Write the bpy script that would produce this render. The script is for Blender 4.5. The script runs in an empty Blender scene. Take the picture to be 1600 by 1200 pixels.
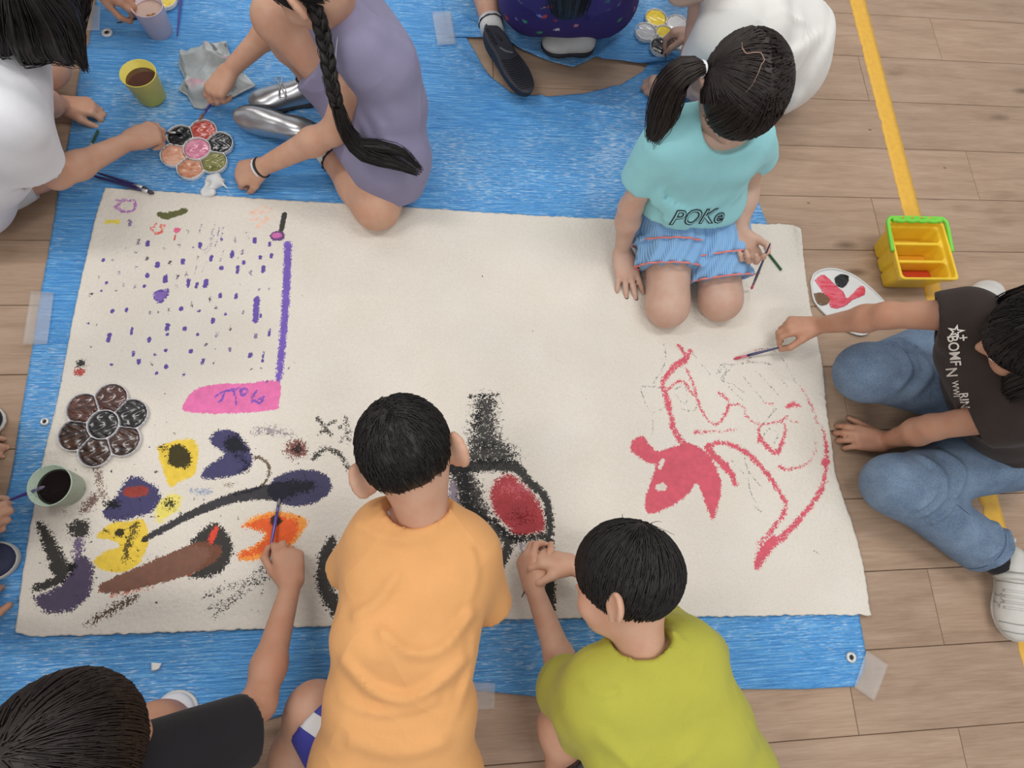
import bpy, math, random
import numpy as np
from mathutils import Vector, Matrix
from mathutils.bvhtree import BVHTree

scene = bpy.context.scene
C = scene.collection
rng = np.random.default_rng(7)
random.seed(7)

# ------------------------------------------------------------------ camera
FPX, CAMH = 971.12, 1.52387
PITCH, YAW, ROLL = 0.295624152, -0.103169411, -0.0443730104
def _rot():
    cx, sx = math.cos(PITCH), math.sin(PITCH); Rx = np.array([[1,0,0],[0,cx,-sx],[0,sx,cx]])
    cy, sy = math.cos(YAW), math.sin(YAW); Ry = np.array([[cy,0,sy],[0,1,0],[-sy,0,cy]])
    cz, sz = math.cos(ROLL), math.sin(ROLL); Rz = np.array([[cz,-sz,0],[sz,cz,0],[0,0,1]])
    return Rz @ Ry @ Rx
RM = _rot()
cam_data = bpy.data.cameras.new('camera'); cam = bpy.data.objects.new('camera', cam_data); C.objects.link(cam)
cam_data.sensor_width = 36.0; cam_data.lens = FPX / 1600 * 36.0; cam_data.clip_start = 0.02
M = Matrix([list(r) + [0] for r in RM] + [[0,0,0,1]]); M.translation = (0, 0, CAMH)
cam.matrix_world = M
scene.camera = cam

# ------------------------------------------------------------------ light
world = bpy.data.worlds.new('world'); scene.world = world; world.use_nodes = True
world.node_tree.nodes['Background'].inputs[0].default_value = (0.93, 0.96, 1.0, 1)
world.node_tree.nodes['Background'].inputs[1].default_value = 0.55
def area(name, loc, sx, sy, power, rot=(0, 0, 0), col=(1, .97, .93)):
    l = bpy.data.lights.new(name, 'AREA'); l.shape = 'RECTANGLE'; l.size = sx; l.size_y = sy; l.energy = power; l.color = col
    o = bpy.data.objects.new(name, l); C.objects.link(o); o.location = loc; o.rotation_euler = rot
    return o
for i, (x, y) in enumerate([(-1.3, 0.9), (1.1, 0.9), (-1.3, 3.0), (1.1, 3.0), (-1.3,-1.4), (1.1,-1.4)]):
    area('ceiling_lamp', (x, y, 2.75), 1.25, 0.35, 20.0)
scene.view_settings.view_transform = 'Standard'; scene.view_settings.look = 'None'
scene.view_settings.gamma = 1.0; scene.view_settings.use_curve_mapping = False
scene.view_settings.exposure = 0.0

# ------------------------------------------------------------------ helpers
def P(u, v, z=0.0):
    """photo pixel on the horizontal plane at height z -> world point"""
    d = RM @ np.array([(u-800)/FPX, -(v-600)/FPX, -1.0]); t = (z-CAMH)/d[2]
    return np.array([0, 0, CAMH]) + d*t
def V3(*a): return np.array(a, float)
def nrm(v): v = np.asarray(v, float); return v/np.linalg.norm(v)
def lin(c):
    return tuple(((x/255)/12.92 if x/255 <= .04045 else ((x/255+.055)/1.055)**2.4) for x in c)

BASE = {}
def link(o, parent=None):
    C.objects.link(o)
    if parent is not None: o.parent = parent
    return o
def tag(o, label=None, cat=None, group=None, kind=None):
    if label: o['label'] = label
    if cat: o['category'] = cat
    if group: o['group'] = group
    if kind: o['kind'] = kind
    return o
def thing(name, label, cat, loc=(0, 0, 0), group=None):
    o = bpy.data.objects.new(name, None); link(o); o.location = loc; o.empty_display_size = .05
    BASE[o.name] = np.array(loc, float)
    return tag(o, label, cat, group)
def build(name, Vs, Fs, mat, parent=None, smooth=True, loc=None):
    """one mesh object from world coordinates; Fs = list of arrays (quads / tris) or list of index lists"""
    Vs = np.asarray(Vs, np.float64)
    if parent is not None and parent.name.split('.')[0] == 'person': Vs = np.c_[Vs[:, :2], np.maximum(Vs[:, 2], parent.get('rest', .004))]
    base = BASE[parent.name] if parent is not None else (np.array(loc, float) if loc is not None else np.zeros(3))
    me = bpy.data.meshes.new(name)
    if isinstance(Fs, np.ndarray): Fs = [Fs]
    if len(Fs) and isinstance(Fs[0], np.ndarray):
        me.vertices.add(len(Vs)); me.vertices.foreach_set('co', (Vs-base).astype(np.float32).ravel())
        li = np.concatenate([f.ravel() for f in Fs]).astype(np.int32)
        tot = np.concatenate([np.full(len(f), f.shape[1], np.int32) for f in Fs])
        st = np.concatenate([[0], np.cumsum(tot)[:-1]]).astype(np.int32)
        me.loops.add(len(li)); me.loops.foreach_set('vertex_index', li)
        me.polygons.add(len(tot)); me.polygons.foreach_set('loop_start', st)
        me.update(calc_edges=True)
        me.polygons.foreach_set('use_smooth', np.full(len(tot), smooth))
    else:
        me.from_pydata((Vs-base).tolist(), [], [list(f) for f in Fs])
        me.polygons.foreach_set('use_smooth', np.full(len(me.polygons), smooth))
    me.validate()
    if mat is not None: me.materials.append(mat)
    o = bpy.data.objects.new(name, me); link(o, parent)
    if parent is None: o.location = base
    BASE[o.name] = base
    return o
def merge(parts):
    Vs, Fs, n = [], [], 0
    for v, f in parts:
        Vs.append(v); Fs += [q+n for q in ([f] if isinstance(f, np.ndarray) else f)]; n += len(v)
    return np.concatenate(Vs), Fs

# ---- tubes, lathes, patches
def frames(pts):
    pts = np.asarray(pts, float); T = np.gradient(pts, axis=0); T /= np.linalg.norm(T, axis=1)[:, None]+1e-12
    a = V3(0, 0, 1) if abs(T[0][2]) < .9 else V3(1, 0, 0)
    N = np.zeros_like(pts); N[0] = nrm(np.cross(T[0], a))
    for i in range(1, len(pts)):
        n = N[i-1] - T[i]*np.dot(N[i-1], T[i]); N[i] = nrm(n)
    return T, N, np.cross(T, N)
def tube(pts, r, n=10, cap=True):
    pts = np.asarray(pts, float); m = len(pts); r = np.broadcast_to(np.asarray(r, float), (m,))
    T, N, B = frames(pts); a = np.arange(n)*2*math.pi/n
    ring = N[:, None]*np.cos(a)[None, :, None] + B[:, None]*np.sin(a)[None, :, None]
    Vs = (pts[:, None] + ring*r[:, None, None]).reshape(-1, 3)
    i, j = np.meshgrid(np.arange(m-1), np.arange(n), indexing='ij'); j2 = (j+1) % n
    Q = np.stack([i*n+j, i*n+j2, (i+1)*n+j2, (i+1)*n+j], -1).reshape(-1, 4)
    if not cap: return Vs, [Q]
    Vs = np.vstack([Vs, pts[0], pts[-1]]); k = np.arange(n); k2 = (k+1) % n
    T1 = np.stack([np.full(n, m*n), k2, k], 1); T2 = np.stack([np.full(n, m*n+1), (m-1)*n+k, (m-1)*n+k2], 1)
    return Vs, [Q, T1, T2]
def lathe(c, prof, n=32, ax=None):
    """prof: (r,z) list about a vertical axis at c"""
    c = np.asarray(c, float); a = np.arange(n)*2*math.pi/n; m = len(prof)
    X, Y, Z = (V3(1,0,0), V3(0,1,0), V3(0,0,1)) if ax is None else ax
    Vs = np.concatenate([c + np.outer(np.cos(a)*r, X) + np.outer(np.sin(a)*r, Y) + z*Z for r, z in prof])
    i, j = np.meshgrid(np.arange(m-1), np.arange(n), indexing='ij'); j2 = (j+1) % n
    return Vs, [np.stack([i*n+j, i*n+j2, (i+1)*n+j2, (i+1)*n+j], -1).reshape(-1, 4)]
def poly_resample(pts, n, smooth=False):
    pts = np.asarray(pts, float)
    if smooth and len(pts) > 2: pts = spline(pts, 8)
    s = np.concatenate([[0], np.cumsum(np.linalg.norm(np.diff(pts, axis=0), axis=1))])
    t = np.linspace(0, s[-1], n); return np.stack([np.interp(t, s, pts[:, k]) for k in range(pts.shape[1])], 1)
def spline(pts, n=8):
    p = np.asarray(pts, float); p = np.vstack([2*p[0]-p[1], p, 2*p[-1]-p[-2]]); out = []
    for i in range(1, len(p)-2):
        for t in np.arange(n)/n:
            out.append(.5*((2*p[i]) + (-p[i-1]+p[i+1])*t + (2*p[i-1]-5*p[i]+4*p[i+1]-p[i+2])*t*t + (-p[i-1]+3*p[i]-3*p[i+1]+p[i+2])*t**3))
    out.append(p[-2]); return np.array(out)
def coons(top, bottom, left, right, nu, nv):
    """edges as point lists: top/bottom run left->right, left/right run bottom->top; grid [v][u]"""
    t, b, l, r = (poly_resample(top, nu), poly_resample(bottom, nu), poly_resample(left, nv), poly_resample(right, nv))
    u = np.linspace(0, 1, nu)[None, :, None]; v = np.linspace(0, 1, nv)[:, None, None]
    G = (1-v)*b[None]+v*t[None] + (1-u)*l[:, None]+u*r[:, None]
    G -= (1-u)*(1-v)*b[0] + u*(1-v)*b[-1] + (1-u)*v*t[0] + u*v*t[-1]
    return G
def gridfaces(nv, nu):
    i, j = np.meshgrid(np.arange(nv-1), np.arange(nu-1), indexing='ij')
    return np.stack([i*nu+j, i*nu+j+1, (i+1)*nu+j+1, (i+1)*nu+j], -1).reshape(-1, 4)
def slabify(G, thick):
    """top grid -> thin sheet with an edge"""
    nv, nu = G.shape[:2]; A = G.reshape(-1, 3); n = len(A)
    F = gridfaces(nv, nu); rim = np.concatenate([np.arange(nu), np.arange(1, nv)*nu+nu-1, (nv-1)*nu+np.arange(nu-2, -1, -1), np.arange(nv-2, 0, -1)*nu])
    B = A[rim]-V3(0, 0, thick); k = np.arange(len(rim)); k2 = np.roll(k, -1); side = np.stack([rim, n+k, n+k2, rim[k2]], 1)
    return np.vstack([A, B]), [F, side]
def pip(poly, X, Y):
    poly = np.asarray(poly, float); ins = np.zeros(X.shape, bool); n = len(poly)
    for i in range(n):
        x1, y1 = poly[i]; x2, y2 = poly[(i+1) % n]
        if y1 == y2: continue
        ins ^= ((y1 > Y) != (y2 > Y)) & (X < (x2-x1)*(Y-y1)/(y2-y1)+x1)
    return ins
def dseg(pl, X, Y, closed=False, rad=None):
    """distance to a polyline (minus an interpolated radius)"""
    pl = np.asarray(pl, float); D = np.full(X.shape, 9.0); n = len(pl)
    for i in range(n if closed else n-1):
        a, b = pl[i], pl[(i+1) % n]; ab = b-a; L = max(ab @ ab, 1e-12)
        t = np.clip(((X-a[0])*ab[0]+(Y-a[1])*ab[1])/L, 0, 1)
        d = np.hypot(X-a[0]-t*ab[0], Y-a[1]-t*ab[1])
        if rad is not None: d = d-(rad[i]+(rad[(i+1) % n]-rad[i])*t)
        D = np.minimum(D, d)
    return D
def waves(X, Y, Z, seed, scale, n=7, oct=1):
    r = np.random.default_rng(seed); s = np.zeros(np.broadcast(X, Y, Z).shape)
    for o in range(oct):
        for i in range(n):
            d = nrm(r.normal(size=3))*scale*2**o*r.uniform(.6, 1.5); ph = r.uniform(0, 6.28)
            s = s + np.sin(d[0]*X+d[1]*Y+d[2]*Z+ph+1.2*np.sin((d[1]*X-d[0]*Y+d[2]*Z)*.6+ph*2))/2**o
    return s/(n**.5)

# ---- implicit modelling: smooth unions of cones and ellipsoids, meshed with surface nets
class SDF:
    def __init__(s, h=.005): s.h = h; s.p = []; s.disp = []
    def cone(s, a, b, r0, r1=None, k=.012, op='u', flat=False, flat0=False):
        r1 = r0 if r1 is None else r1; a = np.asarray(a, float); b = np.asarray(b, float)
        ab = b-a; L = max(ab @ ab, 1e-12); dn = ab/math.sqrt(L)
        def f(X, Y, Z):
            px, py, pz = X-a[0], Y-a[1], Z-a[2]; t = np.clip((px*ab[0]+py*ab[1]+pz*ab[2])/L, 0, 1)
            d = np.sqrt((px-t*ab[0])**2+(py-t*ab[1])**2+(pz-t*ab[2])**2)-(r0+(r1-r0)*t)
            if flat: d = np.maximum(d, (X-b[0])*dn[0]+(Y-b[1])*dn[1]+(Z-b[2])*dn[2])
            if flat0: d = np.maximum(d, -(px*dn[0]+py*dn[1]+pz*dn[2]))
            return d
        r = max(r0, r1); s.p.append((f, np.minimum(a, b)-r, np.maximum(a, b)+r, k, op)); return s
    def chain(s, pts, rs, k=.012, op='u'):
        for i in range(len(pts)-1): s.cone(pts[i], pts[i+1], rs[i], rs[i+1], k, op)
        return s
    def ell(s, c, ax, r, k=.012, op='u'):
        c = np.asarray(c, float); ax = np.asarray(ax, float); r = np.asarray(r, float)
        def f(X, Y, Z):
            px, py, pz = X-c[0], Y-c[1], Z-c[2]; k0 = 0; k1 = 0
            for i in range(3):
                q = px*ax[i][0]+py*ax[i][1]+pz*ax[i][2]; k0 = k0+(q/r[i])**2; k1 = k1+(q/r[i]**2)**2
            k0 = np.sqrt(k0); k1 = np.sqrt(k1)+1e-9; return k0*(k0-1)/k1
        e = np.sqrt(((ax*r[:, None])**2).sum(0)); s.p.append((f, c-e, c+e, k, op)); return s
    def box(s, c, ax, hs, rd=.004, k=.002, op='u'):
        c = np.asarray(c, float); ax = np.asarray(ax, float)
        def f(X, Y, Z):
            px, py, pz = X-c[0], Y-c[1], Z-c[2]; q = []
            for i in range(3): q.append(np.abs(px*ax[i][0]+py*ax[i][1]+pz*ax[i][2])-hs[i]+rd)
            o = np.sqrt(sum(np.maximum(x, 0)**2 for x in q)); return o+np.minimum(np.maximum(np.maximum(q[0], q[1]), q[2]), 0)-rd
        e = np.abs(ax*np.asarray(hs)[:, None]).sum(0); s.p.append((f, c-e, c+e, k, op)); return s
    def plane(s, p, n, c=None, r=None, k=.002):
        """cut away the side n points to (inside a ball if given)"""
        p = np.asarray(p, float); n = nrm(n)
        if c is None:
            s.p.append((lambda X, Y, Z: -((X-p[0])*n[0]+(Y-p[1])*n[1]+(Z-p[2])*n[2]), None, None, k, 's'))
        else:
            c = np.asarray(c, float)
            def f(X, Y, Z):
                return np.maximum(-((X-p[0])*n[0]+(Y-p[1])*n[1]+(Z-p[2])*n[2]), np.sqrt((X-c[0])**2+(Y-c[1])**2+(Z-c[2])**2)-r)
            s.p.append((f, c-r, c+r, k, 's'))
        return s
    def mesh(s, clip=None):
        h = s.h; lo = np.min([q[1] for q in s.p if q[4] == 'u'], 0)-3*h-.012; hi = np.max([q[2] for q in s.p if q[4] == 'u'], 0)+3*h+.012
        if clip is not None: lo = np.maximum(lo, clip[0]); hi = np.minimum(hi, clip[1])
        n = np.ceil((hi-lo)/h).astype(int)+1; D = np.ones(n, np.float32)
        gx = [(lo[i]+h*np.arange(n[i])).astype(np.float32) for i in range(3)]
        for f, a, b, k, op in s.p:
            if a is None: i0 = np.zeros(3, int); i1 = n
            else:
                m = k+2*h; i0 = np.clip(np.floor((a-m-lo)/h).astype(int), 0, n); i1 = np.clip(np.ceil((b+m-lo)/h).astype(int)+1, 0, n)
            if np.any(i1 <= i0): continue
            sl = tuple(slice(i0[q], i1[q]) for q in range(3))
            X = gx[0][sl[0]][:, None, None]; Y = gx[1][sl[1]][None, :, None]; Z = gx[2][sl[2]][None, None, :]
            v = f(X, Y, Z).astype(np.float32); d = D[sl]
            if op == 'u':
                hh = np.maximum(k-np.abs(d-v), 0)/k; D[sl] = np.minimum(d, v)-hh*hh*k*.25
            else:
                v = -v; hh = np.maximum(k-np.abs(d-v), 0)/k; D[sl] = np.maximum(d, v)+hh*hh*k*.25
        if s.disp:
            X = gx[0][:, None, None]; Y = gx[1][None, :, None]; Z = gx[2][None, None, :]
            near = np.abs(D) < .03; ii = np.nonzero(near)
            for f in s.disp: D[ii] += f(gx[0][ii[0]], gx[1][ii[1]], gx[2][ii[2]]).astype(np.float32)
        for ax in range(3):                      # close the surface at the grid border
            for e in (0, -1):
                q = [slice(None)]*3; q[ax] = e; D[tuple(q)] = np.maximum(D[tuple(q)], h*.3)
        return nets(D, lo, h)
def nets(D, lo, h):
    ins = D < 0; sh = [k-1 for k in D.shape]
    cnt = np.zeros(sh, np.uint8)
    for i in (0, 1):
        for j in (0, 1):
            for k in (0, 1): cnt += ins[i:sh[0]+i, j:sh[1]+j, k:sh[2]+k]
    act = np.nonzero((cnt > 0) & (cnt < 8)); na = len(act[0])
    idx = np.full(sh, -1, np.int32); idx[act] = np.arange(na)
    pos = np.zeros((na, 3)); num = np.zeros(na)
    cor = {(i, j, k): D[act[0]+i, act[1]+j, act[2]+k] for i in (0, 1) for j in (0, 1) for k in (0, 1)}
    for ax in range(3):
        for a in (0, 1):
            for b in (0, 1):
                c0 = [a, b]; c0.insert(ax, 0); c1 = [a, b]; c1.insert(ax, 1)
                v0, v1 = cor[tuple(c0)], cor[tuple(c1)]; m = (v0 < 0) != (v1 < 0)
                t = np.where(m, v0/np.where(m, v0-v1, 1), 0); q = np.zeros((na, 3)); q[:] = c0; q[:, ax] = t
                pos += q*m[:, None]; num += m
    pos /= num[:, None]; Vs = lo+h*(pos+np.stack(act, 1)); F = []
    for ax in range(3):
        s0 = [slice(None)]*3; s1 = [slice(None)]*3; s0[ax] = slice(0, -1); s1[ax] = slice(1, None)
        o = [q for q in range(3) if q != ax]
        for q in o: s0[q] = slice(1, -1); s1[q] = slice(1, -1)
        a, b = ins[tuple(s0)], ins[tuple(s1)]
        for flip in (0, 1):
            e = np.nonzero((a & ~b) if not flip else (~a & b)); e = [x.copy() for x in e]
            for q in o: e[q] = e[q]+1
            def cell(d0, d1):
                g = [e[0], e[1], e[2]]; g[o[0]] = g[o[0]]-d0; g[o[1]] = g[o[1]]-d1; return idx[g[0], g[1], g[2]]
            q = np.stack([cell(1, 1), cell(0, 1), cell(0, 0), cell(1, 0)], 1)
            if (flip == 1) != (ax == 1): q = q[:, ::-1]
            F.append(q)
    F = np.concatenate(F); F = F[(F >= 0).all(1)]
    # one light smoothing pass
    for lam in (.45, .45):
        acc = np.zeros_like(Vs); c = np.zeros(len(Vs))
        for k in range(4):
            np.add.at(acc, F[:, k], Vs[F[:, (k+1) % 4]]); np.add.at(c, F[:, k], 1)
        Vs = Vs+lam*(acc/np.maximum(c, 1)[:, None]-Vs)*(c > 0)[:, None]
    return Vs, F
# ------------------------------------------------------------------ materials
def newmat(name):
    m = bpy.data.materials.new(name); m.use_nodes = True; nt = m.node_tree
    return m, nt, nt.nodes['Principled BSDF']
def nd(nt, t, **kw):
    n = nt.nodes.new(t)
    for k, v in kw.items():
        if k.startswith('i_'): n.inputs[k[2:].replace('_', ' ')].default_value = v
        else: setattr(n, k, v)
    return n
def ramp(nt, src, stops, mode='LINEAR'):
    r = nd(nt, 'ShaderNodeValToRGB'); cr = r.color_ramp; cr.interpolation = mode
    while len(cr.elements) < len(stops): cr.elements.new(.5)
    for e, (p, c) in zip(cr.elements, stops): e.position = p; e.color = (*c, 1) if len(c) == 3 else c
    nt.links.new(src, r.inputs[0]); return r.outputs[0]
def mixc(nt, fac, a, b, bt='MIX'):
    m = nd(nt, 'ShaderNodeMix', data_type='RGBA', blend_type=bt)
    for s, v in ((0, fac), (6, a), (7, b)):
        if hasattr(v, 'is_linked'): nt.links.new(v, m.inputs[s])
        else: m.inputs[s].default_value = v if s == 0 else (*v[:3], 1)
    return m.outputs[2]
def math_(nt, op, a, b=None, clamp=False):
    m = nd(nt, 'ShaderNodeMath', operation=op); m.use_clamp = clamp
    for s, v in ((0, a), (1, b)):
        if v is None: continue
        if hasattr(v, 'is_linked'): nt.links.new(v, m.inputs[s])
        else: m.inputs[s].default_value = v
    return m.outputs[0]
def coords(nt, scale=(1, 1, 1), rot=(0, 0, 0), kind='Object'):
    tc = nd(nt, 'ShaderNodeTexCoord'); mp = nd(nt, 'ShaderNodeMapping'); mp.inputs['Scale'].default_value = scale; mp.inputs['Rotation'].default_value = rot
    nt.links.new(tc.outputs[kind], mp.inputs['Vector']); return mp.outputs[0]
def noise(nt, vec, scale, detail=3, rough=.5, dist=0):
    n = nd(nt, 'ShaderNodeTexNoise', i_Scale=scale, i_Detail=detail, i_Roughness=rough, i_Distortion=dist)
    nt.links.new(vec, n.inputs['Vector']); return n.outputs[0]
def bump(nt, b, h, strength, dist=.002, prev=None):
    n = nd(nt, 'ShaderNodeBump', i_Strength=strength, i_Distance=dist); nt.links.new(h, n.inputs['Height'])
    if prev is not None: nt.links.new(prev, n.inputs['Normal'])
    nt.links.new(n.outputs[0], b.inputs['Normal']); return n.outputs[0]
def simple(name, col, rough=.5, var=.08, nscale=30, bs=0, bscale=400, metal=0, spec=.5, alpha=1, coat=0, detail=3):
    m, nt, b = newmat(name); c = np.array(lin(col)); v = coords(nt)
    n = noise(nt, v, nscale, detail)
    nt.links.new(ramp(nt, n, [(.3, tuple(c*(1-var))), (.7, tuple(np.minimum(c*(1+var), 1)))]), b.inputs['Base Color'])
    b.inputs['Roughness'].default_value = rough; b.inputs['Metallic'].default_value = metal; b.inputs['Specular IOR Level'].default_value = spec
    b.inputs['Alpha'].default_value = alpha; b.inputs['Coat Weight'].default_value = coat
    if bs: bump(nt, b, noise(nt, v, bscale, 2), bs, .001)
    return m
def cloth(name, col, var=.07, weave=900, bs=.25, rough=.85, fold=.22):
    m, nt, b = newmat(name); c = np.array(lin(col)); v = coords(nt)
    n = noise(nt, v, 14, 4); f = noise(nt, v, weave, 1)
    base = ramp(nt, n, [(.3, tuple(c*(1-var))), (.7, tuple(np.minimum(c*(1+var), 1)))])
    nt.links.new(mixc(nt, .12, base, ramp(nt, f, [(.3, tuple(c*.6)), (.7, tuple(np.minimum(c*1.3, 1)))])), b.inputs['Base Color'])
    b.inputs['Roughness'].default_value = rough; b.inputs['Specular IOR Level'].default_value = .2
    b.inputs['Sheen Weight'].default_value = .08
    big = noise(nt, v, 4.5, 1, .4, .9); cr = math_(nt, 'POWER', math_(nt, 'SUBTRACT', 1.0, math_(nt, 'MULTIPLY', math_(nt, 'ABSOLUTE', math_(nt, 'SUBTRACT', big, .5)), 5.0), True), 2.0)
    p0 = bump(nt, b, cr, fold, .012); p = bump(nt, b, noise(nt, v, 26, 2, .5), .18, .004, p0); bump(nt, b, f, bs, .0006, p)
    return m
def skin_mat(name, col):
    m, nt, b = newmat(name); c = np.array(lin(col)); v = coords(nt)
    n = noise(nt, v, 25, 3); r = c*V3(1.0, .90, .86)
    nt.links.new(ramp(nt, n, [(.35, tuple(r)), (.65, tuple(np.minimum(c*1.05, 1)))]), b.inputs['Base Color'])
    b.inputs['Roughness'].default_value = .5; b.inputs['Specular IOR Level'].default_value = .35
    b.inputs['Subsurface Weight'].default_value = .12; b.inputs['Subsurface Radius'].default_value = (.010, .004, .002); b.inputs['Subsurface Scale'].default_value = .6
    bump(nt, b, noise(nt, v, 350, 2), .12, .0006)
    return m
def hair_mat(name, col):
    m, nt, b = newmat(name); c = np.array(lin(col)); v = coords(nt)
    n = noise(nt, v, 120, 3)
    nt.links.new(ramp(nt, n, [(.3, tuple(c*.7)), (.7, tuple(c*1.25))]), b.inputs['Base Color'])
    b.inputs['Roughness'].default_value = .48; b.inputs['Specular IOR Level'].default_value = .35
    return m
SKIN = skin_mat('skin', (196, 155, 131)); SKIN2 = skin_mat('skin_tan', (184, 139, 114)); SKIN3 = skin_mat('skin_fair', (196, 163, 145))
HAIR = hair_mat('black_hair', (34, 29, 28)); HAIR2 = hair_mat('brown_black_hair', (42, 34, 31))
WHITE_PL = simple('white_plastic', (222, 222, 220), .35, .03)

# ---- floor planks
def wood_mat():
    m, nt, b = newmat('oak_plank')
    tc = nd(nt, 'ShaderNodeTexCoord'); oi = nd(nt, 'ShaderNodeObjectInfo')
    off = nd(nt, 'ShaderNodeVectorMath', operation='SCALE'); comb = nd(nt, 'ShaderNodeCombineXYZ')
    nt.links.new(math_(nt, 'MULTIPLY', oi.outputs['Random'], 37.0), comb.inputs[0]); nt.links.new(math_(nt, 'MULTIPLY', oi.outputs['Random'], 91.0), comb.inputs[1])
    add = nd(nt, 'ShaderNodeVectorMath', operation='ADD'); nt.links.new(tc.outputs['Object'], add.inputs[0]); nt.links.new(comb.outputs[0], add.inputs[1])
    def mp(sc):
        q = nd(nt, 'ShaderNodeMapping'); q.inputs['Scale'].default_value = sc; nt.links.new(add.outputs[0], q.inputs[0]); return q.outputs[0]
    g1 = noise(nt, mp((1.4, 13, 1)), 2.2, 5, .6, .6); g2 = noise(nt, mp((4, 90, 1)), 3, 4, .65, .2); g3 = noise(nt, mp((2.2, 5, 1)), 2.2, 3, .5)
    c = ramp(nt, g1, [(.25, lin((150, 124, 102))), (.5, lin((172, 145, 122))), (.75, lin((188, 162, 140)))])
    c = mixc(nt, .35, c, ramp(nt, g2, [(.3, lin((130, 104, 84))), (.7, lin((186, 160, 138)))]))
    c = mixc(nt, ramp(nt, g3, [(.58, (0, 0, 0)), (.74, (.35, .35, .35))]), c, lin((126, 100, 78)))
    # knots
    vor = nd(nt, 'ShaderNodeTexVoronoi', i_Scale=1.0); nt.links.new(mp((2.6, 7.5, 1)), vor.inputs['Vector'])
    kn = ramp(nt, vor.outputs['Distance'], [(.03, (.75, .75, .75)), (.13, (0, 0, 0))])
    c = mixc(nt, kn, c, lin((92, 70, 52)))
    vor2 = nd(nt, 'ShaderNodeTexVoronoi', i_Scale=1.0); nt.links.new(mp((5, 9, 1)), vor2.inputs['Vector'])
    c = mixc(nt, ramp(nt, vor2.outputs['Distance'], [(.02, (.6, .6, .6)), (.035, (0, 0, 0))]), c, lin((60, 48, 40)))
    tone = ramp(nt, oi.outputs['Random'], [(0, (.93, .93, .93)), (1, (1.05, 1.04, 1.03))])
    c = mixc(nt, 1.0, c, tone, 'MULTIPLY')
    nt.links.new(c, b.inputs['Base Color']); b.inputs['Roughness'].default_value = .52; b.inputs['Specular IOR Level'].default_value = .35
    bump(nt, b, g2, .12, .001)
    return m
WOOD = wood_mat()
floor = build('floor', [(-2.6,-2,-.012),(3.2,-2,-.012),(3.2,3,-.012),(-2.6,3,-.012)], [(0,1,2,3)], simple('floor_underlay', (62, 52, 44), .9)); tag(floor, 'light oak laminate plank floor', kind='structure')
PW, PL = .18, 1.215
def plank_mesh():
    x, y, e = PL/2-.0006, PW/2-.0007, .0012
    Vs = [(-x,-y,-.01),(x,-y,-.01),(x,y,-.01),(-x,y,-.01),(-x,-y,-e),(x,-y,-e),(x,y,-e),(-x,y,-e),(-x+e,-y+e,0),(x-e,-y+e,0),(x-e,y-e,0),(-x+e,y-e,0)]
    F = [(0,1,5,4),(1,2,6,5),(2,3,7,6),(3,0,4,7),(4,5,9,8),(5,6,10,9),(6,7,11,10),(7,4,8,11),(8,9,10,11)]
    me = bpy.data.meshes.new('plank'); me.from_pydata(Vs, [], F); me.materials.append(WOOD); return me
pm = plank_mesh(); y0 = 1.46471*1.2
joint = {3: 1.67, 4: 1.305, 10: 1.214, 12: 1.2015, 7: 1.086}
for r in range(-3, 14):
    jx = joint.get(r, 0.47+.43*((r*5) % 3) + .05*(r % 2))
    k0 = math.floor((-2.4-jx)/PL)
    for k in range(k0, 5):
        xc = jx+(k+.5)*PL
        if xc-PL/2 > 2.6: break
        o = bpy.data.objects.new('plank', pm); link(o, floor); o.location = (xc, y0-PW*(r+.5), 0)

# ---- yellow floor line
G = coons([(1.402,2.3,.0006),(1.462,2.3,.0006)], [(1.414,-.8,.0006),(1.468,-.8,.0006)], [(1.414,-.8,.0006),(1.398,.97,.0006),(1.402,2.3,.0006)], [(1.468,-.8,.0006),(1.455,.97,.0006),(1.462,2.3,.0006)], 5, 200)
G[:, 0, 0] += .0012*np.sin(np.arange(200)*2.1)+np.where(rng.random(200) > .96, .005, 0); G[:, -1, 0] += .0010*np.sin(np.arange(200)*1.7)
Vv, Ff = slabify(G, .0005)
tag(build('floor_line', Vv, Ff, simple('yellow_tape', (223, 172, 62), .45, .06, 60), loc=(1.42, .5, 0)), 'yellow tape line stuck down across the plank floor', 'tape line')

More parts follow.
